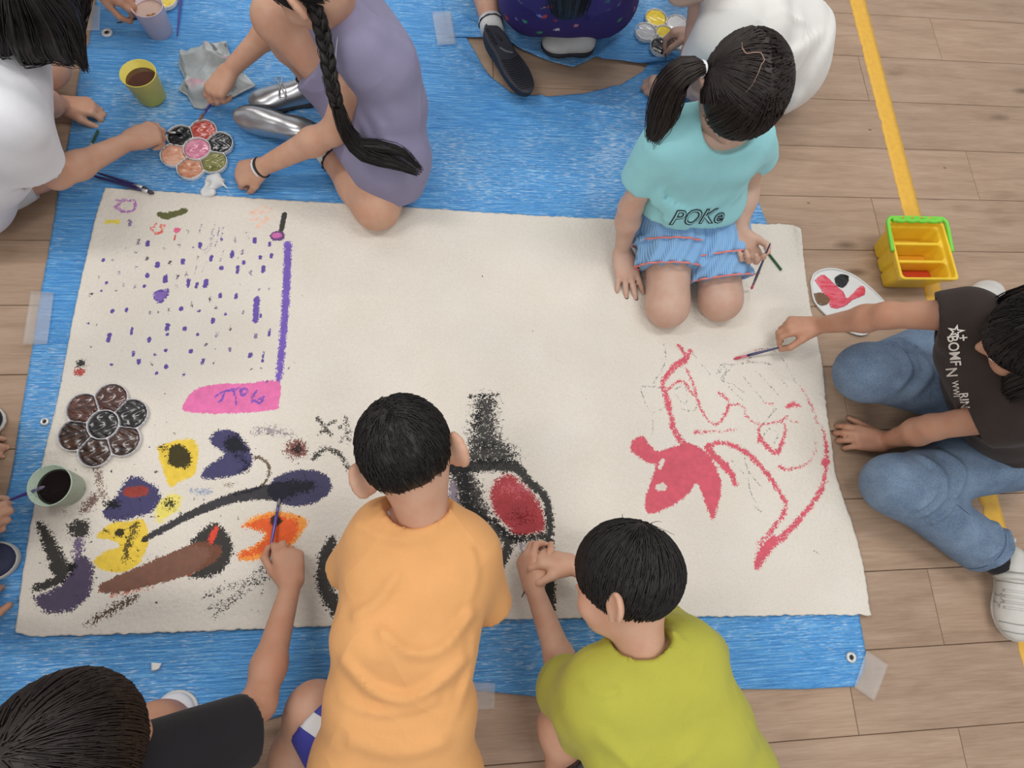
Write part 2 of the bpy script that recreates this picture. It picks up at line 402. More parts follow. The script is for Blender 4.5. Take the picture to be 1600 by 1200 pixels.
# ---- blue tarpaulin
def tarp_mat():
    m, nt, b = newmat('blue_tarpaulin'); v = coords(nt)
    big = noise(nt, v, 3.0, 4, .6); st = noise(nt, coords(nt, (11, 230, 1)), 1.0, 4, .75, .5); st2 = noise(nt, coords(nt, (40, 320, 1)), 1.0, 3, .6)
    w1 = nd(nt, 'ShaderNodeTexWave', wave_type='BANDS', bands_direction='X', i_Scale=95.0, i_Distortion=.6, i_Detail=1.0); nt.links.new(v, w1.inputs['Vector'])
    w2 = nd(nt, 'ShaderNodeTexWave', wave_type='BANDS', bands_direction='Y', i_Scale=110.0, i_Distortion=.8, i_Detail=1.0); nt.links.new(v, w2.inputs['Vector'])
    c = ramp(nt, st, [(.30, lin((42, 112, 188))), (.48, lin((70, 154, 224))), (.68, lin((138, 202, 242)))])
    c = mixc(nt, .25, c, ramp(nt, big, [(.3, lin((56, 134, 210))), (.7, lin((98, 174, 232)))]))
    wv = math_(nt, 'MULTIPLY', w1.outputs[0], w2.outputs[0])
    c = mixc(nt, math_(nt, 'MULTIPLY', wv, .30), c, lin((136, 190, 240)))
    gl = ramp(nt, math_(nt, 'MULTIPLY', st2, math_(nt, 'ADD', big, .45)), [(.54, (0, 0, 0)), (.64, (.75, .75, .75))])
    c = mixc(nt, gl, c, lin((196, 220, 244)))  # white sheen streaks and sparkle highlights painted into the tarpaulin colour
    nt.links.new(c, b.inputs['Base Color']); b.inputs['Roughness'].default_value = .36; b.inputs['Specular IOR Level'].default_value = .5
    p = bump(nt, b, st, 1.0, .0045); bump(nt, b, wv, .25, .0006, p)
    return m
TARP = tarp_mat()
def px(lst, z=0): return [P(u, v, z) for u, v in lst]
def crease(X, Y, pts, w, amp):
    d = dseg([P(u, v)[:2] for u, v in pts], X, Y); return amp*np.exp(-(d/w)**2)
def tarp(name, label, edges, nu, nv, z, seed, creases):
    G = coons(*[px(e) for e in edges], nu, nv); X, Y = G[..., 0], G[..., 1]
    Z = z+.0020*(1-np.clip(np.abs(waves(X*.7, Y*1.3, 0*X, seed, 11))*1.3, 0, 1))+.0012*(1+waves(X*.5, Y*2.4, 0*X, seed+1, 34)*.6)+.0006*(1+waves(X*.6, Y*2.2, 0*X, seed+2, 110)*.6)
    for pts, w, a in creases: Z = Z+crease(X, Y, pts, w, a)
    G[..., 2] = np.maximum(Z, .0008+z*.5); Vv, Ff = slabify(G, .0005)
    return tag(build(name, Vv, Ff, TARP, loc=P(700, 200)), label, 'tarpaulin')
main_edges = ([(165,-90),(400,-90),(688,-90),(705,20),(762,118),(800,147),(850,153),(915,147),(970,133),(1005,112),(1020,85),(1085,70),(1112,100)],
 [(-120,1150),(60,1125),(215,1105),(300,1125),(400,1130),(480,1105),(610,1085),(740,1078),(860,1090),(1000,1080),(1130,1076),(1250,1076),(1335,1072)],
 [(-120,1150),(-60,1000),(0,830),(20,740),(36,640),(55,530),(78,400),(95,290),(113,200),(122,140),(128,100),(140,70),(152,0),(165,-90)],
 [(1335,1072),(1349,1045),(1351,1020),(1340,960),(1290,700),(1225,440),(1198,355),(1165,265),(1135,180),(1112,100)])
tarp('blue_tarpaulin', 'large blue woven tarpaulin spread under the long sheet of paper', main_edges, 280, 220, .0025, 3,
 [([(840,150),(900,180),(1000,225),(1080,260)], .006, .007), ([(640,60),(700,75),(760,120)], .012, .006), ([(760,170),(860,200),(960,215)], .012, .005),
  ([(930,170),(1000,180),(1060,170)], .012, .009), ([(880,160),(950,175),(1010,150)], .010, .012), ([(640,245),(760,262),(900,275),(980,280)], .008, .006),
  ([(960,140),(1010,160),(1030,200)], .010, .009), ([(100,300),(75,420),(60,520)], .012, .003), ([(150,1000),(240,1080),(330,1110)], .012, .006), ([(60,1000),(150,1040),(230,1100)], .015, .006),
  ([(470,1000),(440,1050),(400,1110)], .012, .005), ([(1280,980),(1265,1030),(1262,1070)], .012, .004), ([(620,1000),(760,1010),(900,1000)], .02, .004), ([(280,310),(430,290),(560,300)], .014, .004),
  ([(370,215),(400,250),(430,262)], .008, .006), ([(660,100),(680,200),(690,300)], .02, .003)])
up_edges = ([(672,-160),(800,-160),(900,-160),(1000,-160),(1130,-160)], [(700,60),(760,62),(800,78),(845,95),(895,108),(925,94),(965,97),(1010,103),(1055,96),(1085,85),(1105,75)],
 [(700,60),(690,0),(672,-160)], [(1105,75),(1115,0),(1130,-160)])
tarp('blue_tarpaulin', 'smaller blue tarpaulin overlapping at the top under the child in purple', up_edges, 130, 90, .0062, 23,
 [([(720,30),(790,75),(850,92)], .012, .010), ([(760,0),(770,50),(800,75)], .014, .012), ([(930,95),(960,70),(1000,50)], .010, .008), ([(1010,100),(1060,90),(1100,70)], .010, .010), ([(960,20),(1000,60),(1050,85)], .02, .006)])

# ---- adhesive tape pieces, eyelets
TAPE = simple('clear_tape', (216, 212, 208), .28, .05, 40, alpha=.36, spec=.6)
def tape(label, quad, z=.0105, n=9):
    q = px(quad); G = coons([q[0], q[1]], [q[3], q[2]], [q[3], q[0]], [q[2], q[1]], n, n); G[..., 2] = z+.0005*rng.normal(size=G.shape[:2])
    Vv, Ff = slabify(G, .0003); tag(build('tape_piece', Vv, Ff, TAPE, loc=q[0]), label, 'tape', 'clear tape pieces')
tape('pale tape strip holding the left edge of the blue tarpaulin', [(52,457),(88,460),(78,540),(39,541)])
tape('crooked tape piece at the lower right tarpaulin corner', [(1350,1015),(1384,1038),(1362,1094),(1330,1072)])
tape('tape piece beside the hem of the orange shirt', [(733,1064),(773,1066),(772,1106),(735,1108)])
tape('shiny wrinkled tape joining two tarpaulins near the top', [(675,26),(704,24),(713,75),(684,78)], .017)
tape('pale tape patch at the upper left tarpaulin corner', [(130,10),(160,14),(158,52),(124,52)])
METAL = simple('eyelet_metal', (214, 214, 214), .3, .05, metal=.35); DARK = simple('dark_hole', (40, 38, 36), .8)
for lab, u, v, r in [('metal eyelet in the lower right tarpaulin corner', 1330, 1027, .0105), ('metal eyelet near the upper left tarpaulin corner', 167, 51, .0125), ('dull metal eyelet at the left edge of the tarpaulin', 70, 659, .008)]:
    c = P(u, v, .009); t = thing('eyelet', lab, 'eyelet', c, 'tarpaulin eyelets')
    r *= 1.15; prof = [(r*.45, .0), (r*.48, .0026), (r*.75, .0036), (r, .0024), (r*1.02, -.002)]
    build('ring', *lathe(c, prof, 24), METAL, t); build('hole', *lathe(c, [(1e-4, .0006), (r*.47, .0006)], 20), DARK, t)

# ---- paper with its painting
e_top = [(168,297),(260,303),(370,311),(480,318),(620,326),(800,338),(960,345),(1100,349),(1190,353),(1225,354),(1243,366)]
e_bot = [(34,986),(60,993),(120,992),(300,986),(480,979),(620,973),(780,968),(900,965),(1060,963),(1180,962),(1280,960),(1354,961)]
e_lef = [(34,986),(40,930),(48,870),(58,800),(72,720),(86,660),(100,600),(120,500),(140,410),(155,340),(168,297)]
e_rig = [(1354,961),(1345,905),(1336,860),(1322,808),(1303,745),(1296,700),(1285,640),(1277,560),(1263,480),(1253,420),(1243,366)]
nu, nv = 495, 288
def jag(lst, n, seed, a):
    q = poly_resample([P(u, v)[:2] for u, v in lst], n, True); r = np.random.default_rng(seed); w = r.normal(size=(n, 2))*a
    w[1:-1] = (w[1:-1]+w[:-2]*.6+w[2:]*.6)/1.5; w[0] = w[-1] = 0; return np.c_[q+w, np.zeros(n)]
T_, B_, L_, R_ = jag(e_top, nu, 1, .0010), jag(e_bot, nu, 2, .0010), jag(e_lef, nv, 3, .0005), jag(e_rig, nv, 4, .0007)
for a, b, i, j in ((T_, L_, 0, -1), (T_, R_, -1, -1), (B_, L_, 0, 0), (B_, R_, -1, 0)): b[j] = a[i]
G = coons(T_, B_, L_, R_, nu, nv); X, Y = G[..., 0], G[..., 1]
Z = .0105+.0010*waves(X, Y, 0*X, 11, 9)*.7
vv = np.linspace(0, 1, nv)[:, None]; uu = np.linspace(0, 1, nu)[None]
Z = Z+.0045*np.exp(-((1-uu)/.012)**2)*(1+np.sin(vv*14))+.004*np.exp(-(uu/.010)**2)*(1+np.sin(vv*9+1))
Z = Z+.010*np.exp(-((1-uu)/.02)**2-((1-vv)/.05)**2)+.003*np.exp(-(vv/.02)**2)
G[..., 2] = Z
COLA = np.zeros((nv, nu, 4), np.float32); COLB = np.zeros((nv, nu, 4), np.float32); COLA[..., 3] = -4; COLB[..., 3] = -4
Xf, Yf = X, Y
def mark(layer, d, col, soft, bias=0.0, mask=None):
    if max(col) < 112: col = tuple(x*(.74 if max(col)-min(col) < 26 else .90) for x in col)
    cov = np.clip(-d/soft+bias, -4, 4) if bias >= 0 else np.clip(np.minimum(-d/soft, 1)+bias, -4, 4)
    arr = COLA if layer == 0 else COLB; sub = arr[mask]; new = cov > sub[..., 3]
    sub[new, 3] = cov[new]; sub[new, :3] = lin(col); arr[mask] = sub
def region(pts, pad):
    q = np.array([P(u, v)[:2] for u, v in pts]); lo, hi = q.min(0)-pad, q.max(0)+pad
    return q, (Xf > lo[0]) & (Xf < hi[0]) & (Yf > lo[1]) & (Yf < hi[1])
def stroke(pts, w, col, soft=.003, bias=0., layer=0, smooth=True):
    """w: width in photo pixels (number or one per point)"""
    n0 = len(pts); w = np.broadcast_to(np.asarray(w, float), (n0,))*.5/660
    q, m = region(pts, max(w)+.03)
    if smooth and n0 > 2:
        t = np.linspace(0, 1, n0); q = spline(q, 6); w = np.interp(np.linspace(0, 1, len(q)), t, w)
    mark(layer, dseg(q, Xf[m], Yf[m], rad=w), col, soft, bias, m)
def blob(pts, col, soft=.003, bias=0., layer=0, smooth=True):
    q, m = region(pts, .03)
    if smooth: q = spline(np.vstack([q, q[:1]]), 4)[:-1]
    x, y = Xf[m], Yf[m]; d = dseg(q, x, y, True); d = np.where(pip(q, x, y), -d, d); mark(layer, d, col, soft, bias, m)
def dot(u, v, rx, ry, col, soft=.0025, bias=0., layer=0, rot=0):
    a = np.linspace(0, 2*math.pi, 13)[:-1]; c, s = math.cos(rot), math.sin(rot)
    blob([(u+c*rx*math.cos(t)-s*ry*math.sin(t), v+s*rx*math.cos(t)+c*ry*math.sin(t)) for t in a], col, soft, bias, layer)
PUR, PUR2, NAVY, BLK, PNK, YEL = (86, 62, 152), (128, 112, 150), (50, 46, 104), (34, 33, 34), (207, 78, 98), (228, 194, 54)
D = [(478,405,40),(535,415,48,30),(400,440,20),(463,468,24),(530,508,30),(258,518,30,22),(318,515,18),(460,562,30),(595,548,48,36),(672,538,30),(752,528,48,30),(637,448,22),(728,424,34),(784,345,30),(860,428,50,32),(815,442,22),(843,505,24),(928,508,48,28),(992,386,26,26),(1077,390,38),(1198,395,48,32),(1290,418,38,22),(1302,490,44,26),(1122,468,38),(1058,482,60,28),(1232,500,36,26),(1130,532,36,24),(1092,575,60,24),(993,566,38,34),(1252,572,56,30),(1175,595,36),(532,614,40,30),(645,635,62,32),(720,620,36),(775,606,30),(787,660,62,28),(838,675,46,22),(895,662,66,34),(516,680,28,28),(716,685,28),(385,670,28),(456,680,26),(278,660,24,24),(232,625,12),(246,708,18,18),(336,710,14),(355,598,34),(183,735,34),(985,738,42,22),(1083,742,44,24),(1226,700,20),(1288,694,24),(1105,670,18),(1163,710,14),(920,757,36),(314,835,36,28),(402,828,36,26),(550,846,24),(665,828,32),(743,820,34,30),(808,798,36),(855,833,22,22),(962,815,24),(1018,855,24,20),(1128,842,28),(1234,864,38,18),(940,897,44,26),(168,910,18,18),(220,920,14),(435,958,54,20),(657,935,56,32),(657,980,24,26),(767,943,38,28),(847,982,28,24),(965,984,36),(1047,944,30),(294,1000,68,28),(545,1013,42,28),(1290,968,56,20),(1205,990,40),(897,1047,24),(955,1068,20),(1046,1075,34),(187,1053,16),(378,1078,14),(648,1080,26,24),(805,1085,34,28),(447,1098,42,22),(580,1108,20,22),(480,1150,44,26),(312,1168,22,22),(562,1163,22),(650,1180,32,28),(945,1155,22),(1172,1110,44,34),(1250,1120,72,18),(590,1222,30,22),(760,1230,30,18),(878,1150,44,24),(1275,1280,36,26),(1180,1195,18),(1240,1195,18),(1345,1150,22),(1410,1190,22)]
for t in D:
    x, y, hh = t[0]/4+100, t[1]/4+280, t[2]/4; strong = len(t) > 3; ww = (t[3] if strong else max(t[2]*.5, 14))/4
    L = max(hh-ww, .3)/2; stroke([(x+L*.18, y-L), (x-L*.1, y+L)], ww*.95, PUR if strong else random.choice([PUR2, (110, 96, 120), (96, 84, 104)]), .0022 if strong else .004, 0 if strong else -.10, smooth=False)
blob([(243,461),(254,457),(265,456),(264,465),(253,475),(245,470)], (122, 92, 172)); stroke([(243,461),(254,457),(265,456),(264,465),(253,475),(245,470),(243,461)], 3, PUR, layer=1)
stroke([(403,470),(401,503)], 10, (98, 72, 166)); stroke([(451,384),(450,430),(446,500),(441,560),(437,596)], [13,13,12,11,9], (108, 78, 176), .005)
for a in [[(310,380),(320,395),(332,384)],[(316,388),(326,398),(336,370)],[(338,352),(330,380)],[(345,360),(338,388)],[(352,355),(346,380)],[(318,350),(314,368)],[(385,362),(390,376)],[(352,392),(346,412)],[(310,415),(306,430)],[(326,412),(318,428)]]: stroke(a, 3, PUR2, .004, -.4)
blob([(286,640),(296,622),(308,611),(335,603),(385,601),(437,598),(437,632),(430,642),(360,648),(300,646)], (224, 106, 166), .003)
for a in [[(338,622),(352,614),(366,610)],[(352,614),(350,626),(344,630)],[(366,609),(370,622),(371,634)],[(360,612),(376,608)],[(378,614),(384,608),(388,613),(382,620),(376,612)],[(404,612),(396,624),(408,632),(414,622),(406,626)],[(394,630),(400,626)]]: stroke(a, 3.5, (122, 84, 176), .0025, layer=1)
stroke([(186,316),(190,324),(184,326),(196,334),(212,332),(213,318),(200,317),(190,316)], 4.5, (178, 112, 184), .004)
blob([(167,346),(178,348),(189,345),(190,355),(178,352),(168,355)], (228, 208, 74), smooth=False); dot(206, 352, 4, 6, PUR2, .004, -.2)
stroke([(252,338),(262,341),(280,337),(290,333)], [9,15,11,13], (94, 98, 44), .003)
for i in range(26):
    a = random.uniform(0, 6.28); r = random.uniform(8, 22); x, y = 412+r*math.cos(a), 342+r*.75*math.sin(a); stroke([(x, y), (x+random.uniform(-4, 4), y+random.uniform(-3, 3))], 4, (238, 188, 164), .003, -.1)
stroke([(446,338),(441,362)], 9, (38, 42, 40), .002); dot(435, 372, 12, 8, (98, 52, 118)); dot(434, 371, 8, 4.5, (206, 112, 172), layer=1)
stroke([(238,360),(247,368),(256,366)], 4, (222, 96, 84), .003); stroke([(247,352),(243,358)], 3, (222, 96, 84), .003); stroke([(256,354),(252,360)], 3, (222, 110, 84), .003); stroke([(260,355),(256,362)], 3, (232, 130, 110), .003)
dot(279, 363, 6, 4, (222, 96, 136)); stroke([(278,366),(275,378)], 2.6, (206, 72, 72), .002)
dot(128, 583, 9, 7, (176, 66, 58), .006, -.05); dot(131, 570, 7, 7, BLK, .007, -.02, layer=1)
# the creatures at the lower left
blob([(248,700),(275,690),(308,690),(312,720),(305,745),(285,752),(270,762),(262,750),(254,725)], YEL, .005); blob([(268,700),(280,694),(296,704),(302,724),(288,732),(268,728),(265,712)], (40, 40, 28), .006, layer=1); dot(258, 702, 8, 5, (44, 42, 28), .010, -.15, layer=1)
blob([(328,686),(343,674),(370,676),(390,698),(397,722),(385,738),(352,748),(322,749),(318,738),(338,722),(352,712),(347,704),(336,698)], NAVY, .006); blob([(352,690),(368,680),(384,692),(388,705),(372,708),(356,706)], (33, 34, 44), .010, layer=1); stroke([(372,712),(390,728),(382,736)], 8, (35, 34, 60), .01, -.1, 1)
blob([(163,802),(172,788),(185,775),(200,752),(215,745),(245,760),(255,780),(240,800),(206,812),(172,812)], NAVY, .007); dot(216, 769, 21, 9, (152, 62, 50), .004, layer=1, rot=-.1); dot(178, 789, 14, 8, BLK, .010, -.1, layer=1); dot(215, 768, 12, 4, (40, 36, 34), .006, -.2, layer=1)
blob([(244,806),(248,790),(262,776),(282,772),(286,790),(272,806),(250,818)], (232, 216, 100), .010, -.05); dot(268, 788, 12, 10, (50, 48, 40), .014, -.32, layer=1)
blob([(155,835),(175,820),(200,815),(226,812),(236,835),(232,860),(216,885),(186,895),(160,889),(151,875),(172,860),(190,854),(178,844),(160,842)], YEL, .004); dot(191, 833, 8, 6.5, BLK, .003, layer=1); stroke([(216,820),(204,850),(200,872)], [12, 14, 12], (86, 72, 34), .012, -.28, 1); stroke([(165,830),(176,833)], 4, (70,60,30), .006, -.2, 1)
stroke([(229,843),(260,826),(300,805),(330,792),(362,780),(400,772),(440,768)], [9,11,12,14,16,20,30], (37, 37, 52), .004, layer=1); dot(470, 763, 51, 28, (46, 44, 92), .005, layer=0, rot=-.12); blob([(425,770),(450,752),(490,752),(495,765),(470,775),(440,782)], (32, 33, 42), .014, -.05, layer=1)
blob([(376,822),(400,807),(432,799),(466,805),(482,815),(470,840),(448,858),(408,874),(380,876),(374,865),(402,850),(416,835),(400,829)], (240, 152, 52), .006); blob([(382,823),(405,812),(440,806),(468,818),(462,842),(438,856),(402,868),(379,871),(376,866),(404,852),(419,835),(402,828)], (226, 92, 44), .010, layer=1); dot(433, 816, 11, 9, (34, 34, 42), .0025, .6, layer=1)
blob([(296,853),(320,826),(345,819),(362,840),(366,865),(350,892),(326,902),(298,903),(306,892),(320,880),(330,860)], (30, 29, 29), .008); blob([(157,915),(200,895),(258,870),(310,848),(330,850),(347,856),(344,872),(312,892),(270,906),(205,922),(168,926)], (116, 74, 56), .0035, .4, layer=1); stroke([(160,922),(205,920),(262,906),(300,896)], 5, (158, 76, 48), .006, -.1, 1); stroke([(340,827),(336,836),(333,846)], [7,9,7], (222, 76, 56), .004, .3, 1)
stroke([(66,818),(76,838),(90,866),(104,890),(118,886)], [8,16,20,20,12], (31, 31, 30), .008, layer=1); dot(128, 827, 17, 15, (36, 35, 35), .012, layer=0); stroke([(128,845),(126,870)], 15, (96, 80, 116), .012, -.15)
blob([(58,930),(85,922),(104,906),(115,880),(130,866),(147,880),(150,905),(140,935),(115,954),(85,958),(64,946)], (70, 56, 92), .008); stroke([(62,918),(86,910),(99,900),(88,884)], [10,14,18,14], (26, 26, 27), .006, layer=1)
stroke([(146,972),(172,956),(214,933)], [8,14,10], (84, 58, 44), .014, -.12); stroke([(178,930),(215,922),(240,915)], 8, (200, 130, 110), .01, -.35)
for a in [[(325,930),(360,917),(400,905)],[(338,960),(375,925),(430,886)],[(345,955),(390,920),(425,900)],[(330,950),(350,940)],[(402,894),(424,884)]]: stroke(a, 9, (78, 77, 80), .016, -.40)
stroke([(398,676),(425,674),(458,680)], [8,16,8], (150, 138, 142), .016, -.25); dot(465, 703, 19, 15, (118, 68, 60), .014, -.08); dot(466, 703, 8, 7, (44, 32, 32), .010, -.05, layer=1)
stroke([(498,655),(508,668),(518,681)], 7, (56, 52, 44), .006, -.12); stroke([(525,658),(512,668),(500,680)], 6, (70, 64, 56), .006, -.2); stroke([(541,655),(545,690)], 9, (74, 68, 62), .012, -.3); stroke([(534,692),(548,676)], 6, (90, 70, 64), .010, -.3); dot(532, 668, 3, 3, (60, 56, 50), .004, -.1)
stroke([(492,716),(506,704),(520,704),(535,716),(548,738),(557,748)], [11,9,8,8,7,6], (62, 58, 50), .008, -.2)
stroke([(398,716),(410,717),(422,730),(420,748),(405,764),(368,774)], 5, (104, 84, 60), .004, -.12); dot(360, 758, 10, 5, (140, 122, 104), .01, -.4); dot(316, 769, 18, 7, (150, 160, 182), .014, -.25)
stroke([(156,735),(160,760),(166,775)], 12, (128, 106, 98), .012, -.28); stroke([(138,795),(150,780)], 16, (112, 84, 76), .012, -.2); dot(105, 800, 4, 3, (150, 140, 130), .006, -.3)
stroke([(519,848),(508,880),(508,915),(524,945),(536,964)], [18,22,22,22,16], (31, 30, 29), .010); stroke([(512,850),(503,880)], 12, (216, 176, 166), .014, -.3)
# bottle, red shape
blob([(736,620),(755,614),(776,618),(780,645),(786,680),(806,700),(812,718),(800,732),(728,732),(724,700),(732,655)], (44, 44, 46), .026, -.40); dot(745, 655, 8, 14, (40,40,42), .014, -.2, layer=1); dot(760, 697, 14, 6, (40,40,42), .014, -.2, layer=1); stroke([(735,622),(776,618)], 8, (40,40,42), .012, -.25, 1)
stroke([(708,733),(745,729),(795,729),(812,736),(822,750),(842,768),(853,785),(858,820),(857,846)], [22,22,20,16,14,14,13,13,13], (32, 32, 33), .007, layer=1)
stroke([(720,740),(730,770),(738,795),(760,822),(790,838),(812,845)], [44,50,46,38,28,14], (46, 44, 46), .020, -.12); stroke([(722,745),(732,790),(752,815)], 22, (34, 34, 35), .012, -.05, 1)
blob([(765,766),(778,748),(800,742),(812,755),(834,775),(848,800),(850,828),(830,836),(806,838),(792,826),(772,800)], (166, 38, 50), .012, .1); dot(805, 765, 30, 18, (196, 96, 104), .03, -.55, layer=1); stroke([(770,812),(800,840),(850,838)], 10, (34, 32, 34), .008, layer=1); dot(815, 808, 20, 14, (122, 28, 36), .03, -.35, layer=1)
stroke([(795,845),(788,868),(776,896)], [16,16,12], (33, 33, 33), .008); stroke([(857,845),(857,900),(858,955)], [14,17,17], (26, 26, 27), .006, layer=1); stroke([(812,850),(822,890)], 14, (150, 142, 152), .014, -.3); stroke([(838,848),(832,880)], 10, (120, 112, 120), .012, -.35); blob([(700,752),(716,748),(722,775),(716,800),(700,796)], (126, 114, 128), .012, -.15); blob([(702,800),(735,800),(750,830),(720,828)], (66, 54, 62), .014, -.1)
# pink dinosaurs
blob([(984,694),(990,686),(1003,683),(1015,698),(1026,706),(1060,696),(1080,695),(1100,708),(1118,735),(1125,762),(1118,795),(1111,814),(1102,795),(1092,768),(1085,756),(1070,776),(1040,795),(1012,803),(1005,787),(1013,756),(1022,728),(1008,724),(992,712),(984,705)], PNK, .0045)
stroke([(1033,720),(1029,732)], 7, (217, 209, 197), .003, layer=1); dot(1031, 762, 9, 6, (217, 209, 197), .004, layer=1)
def dino(pts, w, b=-.08, s=.006): stroke(pts, np.asarray(w)*1.2, PNK, s, min(b-.27, .0) if b < .1 else b)
dino([(1066,695),(1050,672),(1046,650),(1042,632),(1037,615),(1034,598),(1052,575),(1066,566),(1077,550)], [12,11,8,13,9,8,12,12,8]); dino([(1057,542),(1068,556),(1058,572)], 8, -.2); dino([(1070,578),(1082,606),(1092,638),(1104,658),(1118,664),(1130,650),(1136,632),(1128,620),(1120,617)], 6, -.12); dino([(1136,634),(1156,635),(1164,652),(1182,664),(1215,660),(1226,652)], 5, -.22)
dino([(1040,612),(1056,598),(1068,600),(1080,618)], 7, -.25); dino([(1085,677),(1100,676),(1150,674)], [8,5,4], -.15); dino([(1100,700),(1120,693),(1140,697),(1165,710),(1190,735),(1206,756),(1225,785)], 9, -.04); dino([(1225,785),(1220,805),(1200,832),(1182,850)], 10, -.38)
dino([(1245,603),(1262,630),(1273,660),(1284,680),(1287,705),(1287,732),(1280,765),(1256,800),(1216,842),(1190,860),(1180,878)], [4,5,4,5,9,8,10,9,12,14,9], -.14); dot(1286, 723, 7, 6, PNK, .004, .2); dino([(1205,845),(1188,865),(1179,885)], [12,14,8], .2); dino([(1105,705),(1130,730),(1140,742),(1145,756)], [9,11,8,8], .1)
dino([(1184,690),(1184,668),(1205,662),(1223,664),(1220,690),(1210,708),(1196,700),(1184,684)], [10,5,4,5,7,10,9,9], -.1); dino([(1215,731),(1225,734),(1248,730),(1266,716),(1271,694)], [9,6,5,4,4], -.15); dino([(1228,637),(1236,633),(1246,636)], [7,6,3], .1); dino([(1190,630),(1205,633)], 4, -.1); dino([(1205,640),(1222,655),(1245,662)], 4, -.35); dino([(1165,568),(1172,552),(1190,548)], 4, -.35)
PEN = (128, 124, 122)
def pen(pts, w=1.6): stroke(pts, w, (140, 137, 134), .003, -.1)
for a in [[(1128,590),(1120,580),(1128,570),(1140,575),(1130,585),(1124,595),(1136,600)],[(1118,585),(1132,574),(1128,600)],[(1140,572),(1180,568),(1205,572)],[(1165,565),(1185,548),(1205,550),(1222,566)],[(1135,605),(1158,628)],[(1158,590),(1190,628)],[(1178,580),(1212,618)],[(1200,577),(1228,606)],[(1140,600),(1160,615)],[(1210,540),(1226,534),(1232,548)],[(1000,606),(1020,606),(1034,612),(1035,638),(1015,645),(1002,620),(1000,606)],[(1052,610),(1066,605),(1072,622),(1066,632),(1052,618)],[(1060,640),(1080,644),(1088,632)],[(1018,650),(1018,680)],[(1160,700),(1164,732),(1186,762)],[(1140,720),(1160,742)],[(1165,740),(1170,770),(1188,802)],[(1172,790),(1188,802)],[(1080,555),(1110,590)],[(1035,540),(1038,566),(1020,600)],[(1185,690),(1198,672),(1212,680),(1205,696)],[(1268,860),(1276,866)],[(1185,668),(1210,640)],[(1225,570),(1240,600)],[(1168,425),(1190,432)]]: pen(a)
for i in range(150):
    x, y = random.uniform(60, 480), random.uniform(660, 960)
    if i > 90: x, y = random.uniform(180, 330), random.uniform(780, 900)
    dot(x, y, random.uniform(.8, 2.6), random.uniform(.8, 2.2), (58, 54, 52), .003, -.15, layer=1)
for i in range(26): dot(random.uniform(150, 1250), random.uniform(400, 950), 1.2, 1.2, (80, 76, 74), .003, -.1)
def paper_mat():
    m, nt, b = newmat('felt_paper_painting'); v = coords(nt)
    fib = noise(nt, v, 260, 3, .6); lump = noise(nt, v, 95, 2, .5); big = noise(nt, v, 5, 3)
    base = ramp(nt, big, [(.3, lin((214, 206, 193))), (.7, lin((222, 215, 204)))])
    base = mixc(nt, .22, base, ramp(nt, fib, [(.3, lin((192, 183, 170))), (.7, lin((236, 230, 220)))]))
    gr = math_(nt, 'ADD', math_(nt, 'MULTIPLY', noise(nt, v, 300, 2, .6), 4.0), math_(nt, 'MULTIPLY', noise(nt, v, 140, 2), 2.4))
    gr = math_(nt, 'SUBTRACT', gr, 3.2)                       # paper grain that breaks up thin paint
    c = base; glo = None
    for nm in ('paint_base', 'paint_top'):
        at = nd(nt, 'ShaderNodeAttribute', attribute_name=nm)
        th = math_(nt, 'MULTIPLY', math_(nt, 'ADD', math_(nt, 'ADD', at.outputs['Alpha'], gr), .05), 5.0, True)
        shade = mixc(nt, 1.0, at.outputs['Color'], ramp(nt, noise(nt, v, 60, 4), [(.25, (.86, .86, .86)), (.75, (1.12, 1.12, 1.12))]), 'MULTIPLY')
        c = mixc(nt, math_(nt, 'MULTIPLY', th, .95), c, shade); glo = th if glo is None else math_(nt, 'MAXIMUM', glo, th)
    nt.links.new(c, b.inputs['Base Color']); nt.links.new(math_(nt, 'SUBTRACT', .88, math_(nt, 'MULTIPLY', glo, .22)), b.inputs['Roughness']); b.inputs['Specular IOR Level'].default_value = .25
    p = bump(nt, b, lump, .8, .0030); bump(nt, b, fib, .35, .0010, p)
    return m
Vv, Ff = slabify(G, .0016)
paper = build('painting_paper', Vv, Ff, paper_mat(), loc=P(700, 650)); tag(paper, 'long cream sheet of felted paper covered with painted fish and dinosaurs', 'paper')
for nm, arr in (('paint_base', COLA), ('paint_top', COLB)):
    at = paper.data.attributes.new(nm, 'FLOAT_COLOR', 'POINT'); full = np.zeros((len(paper.data.vertices), 4), np.float32); full[:, 3] = -4; full[:arr.size//4] = arr.reshape(-1, 4)
    at.data.foreach_set('color', full.ravel())
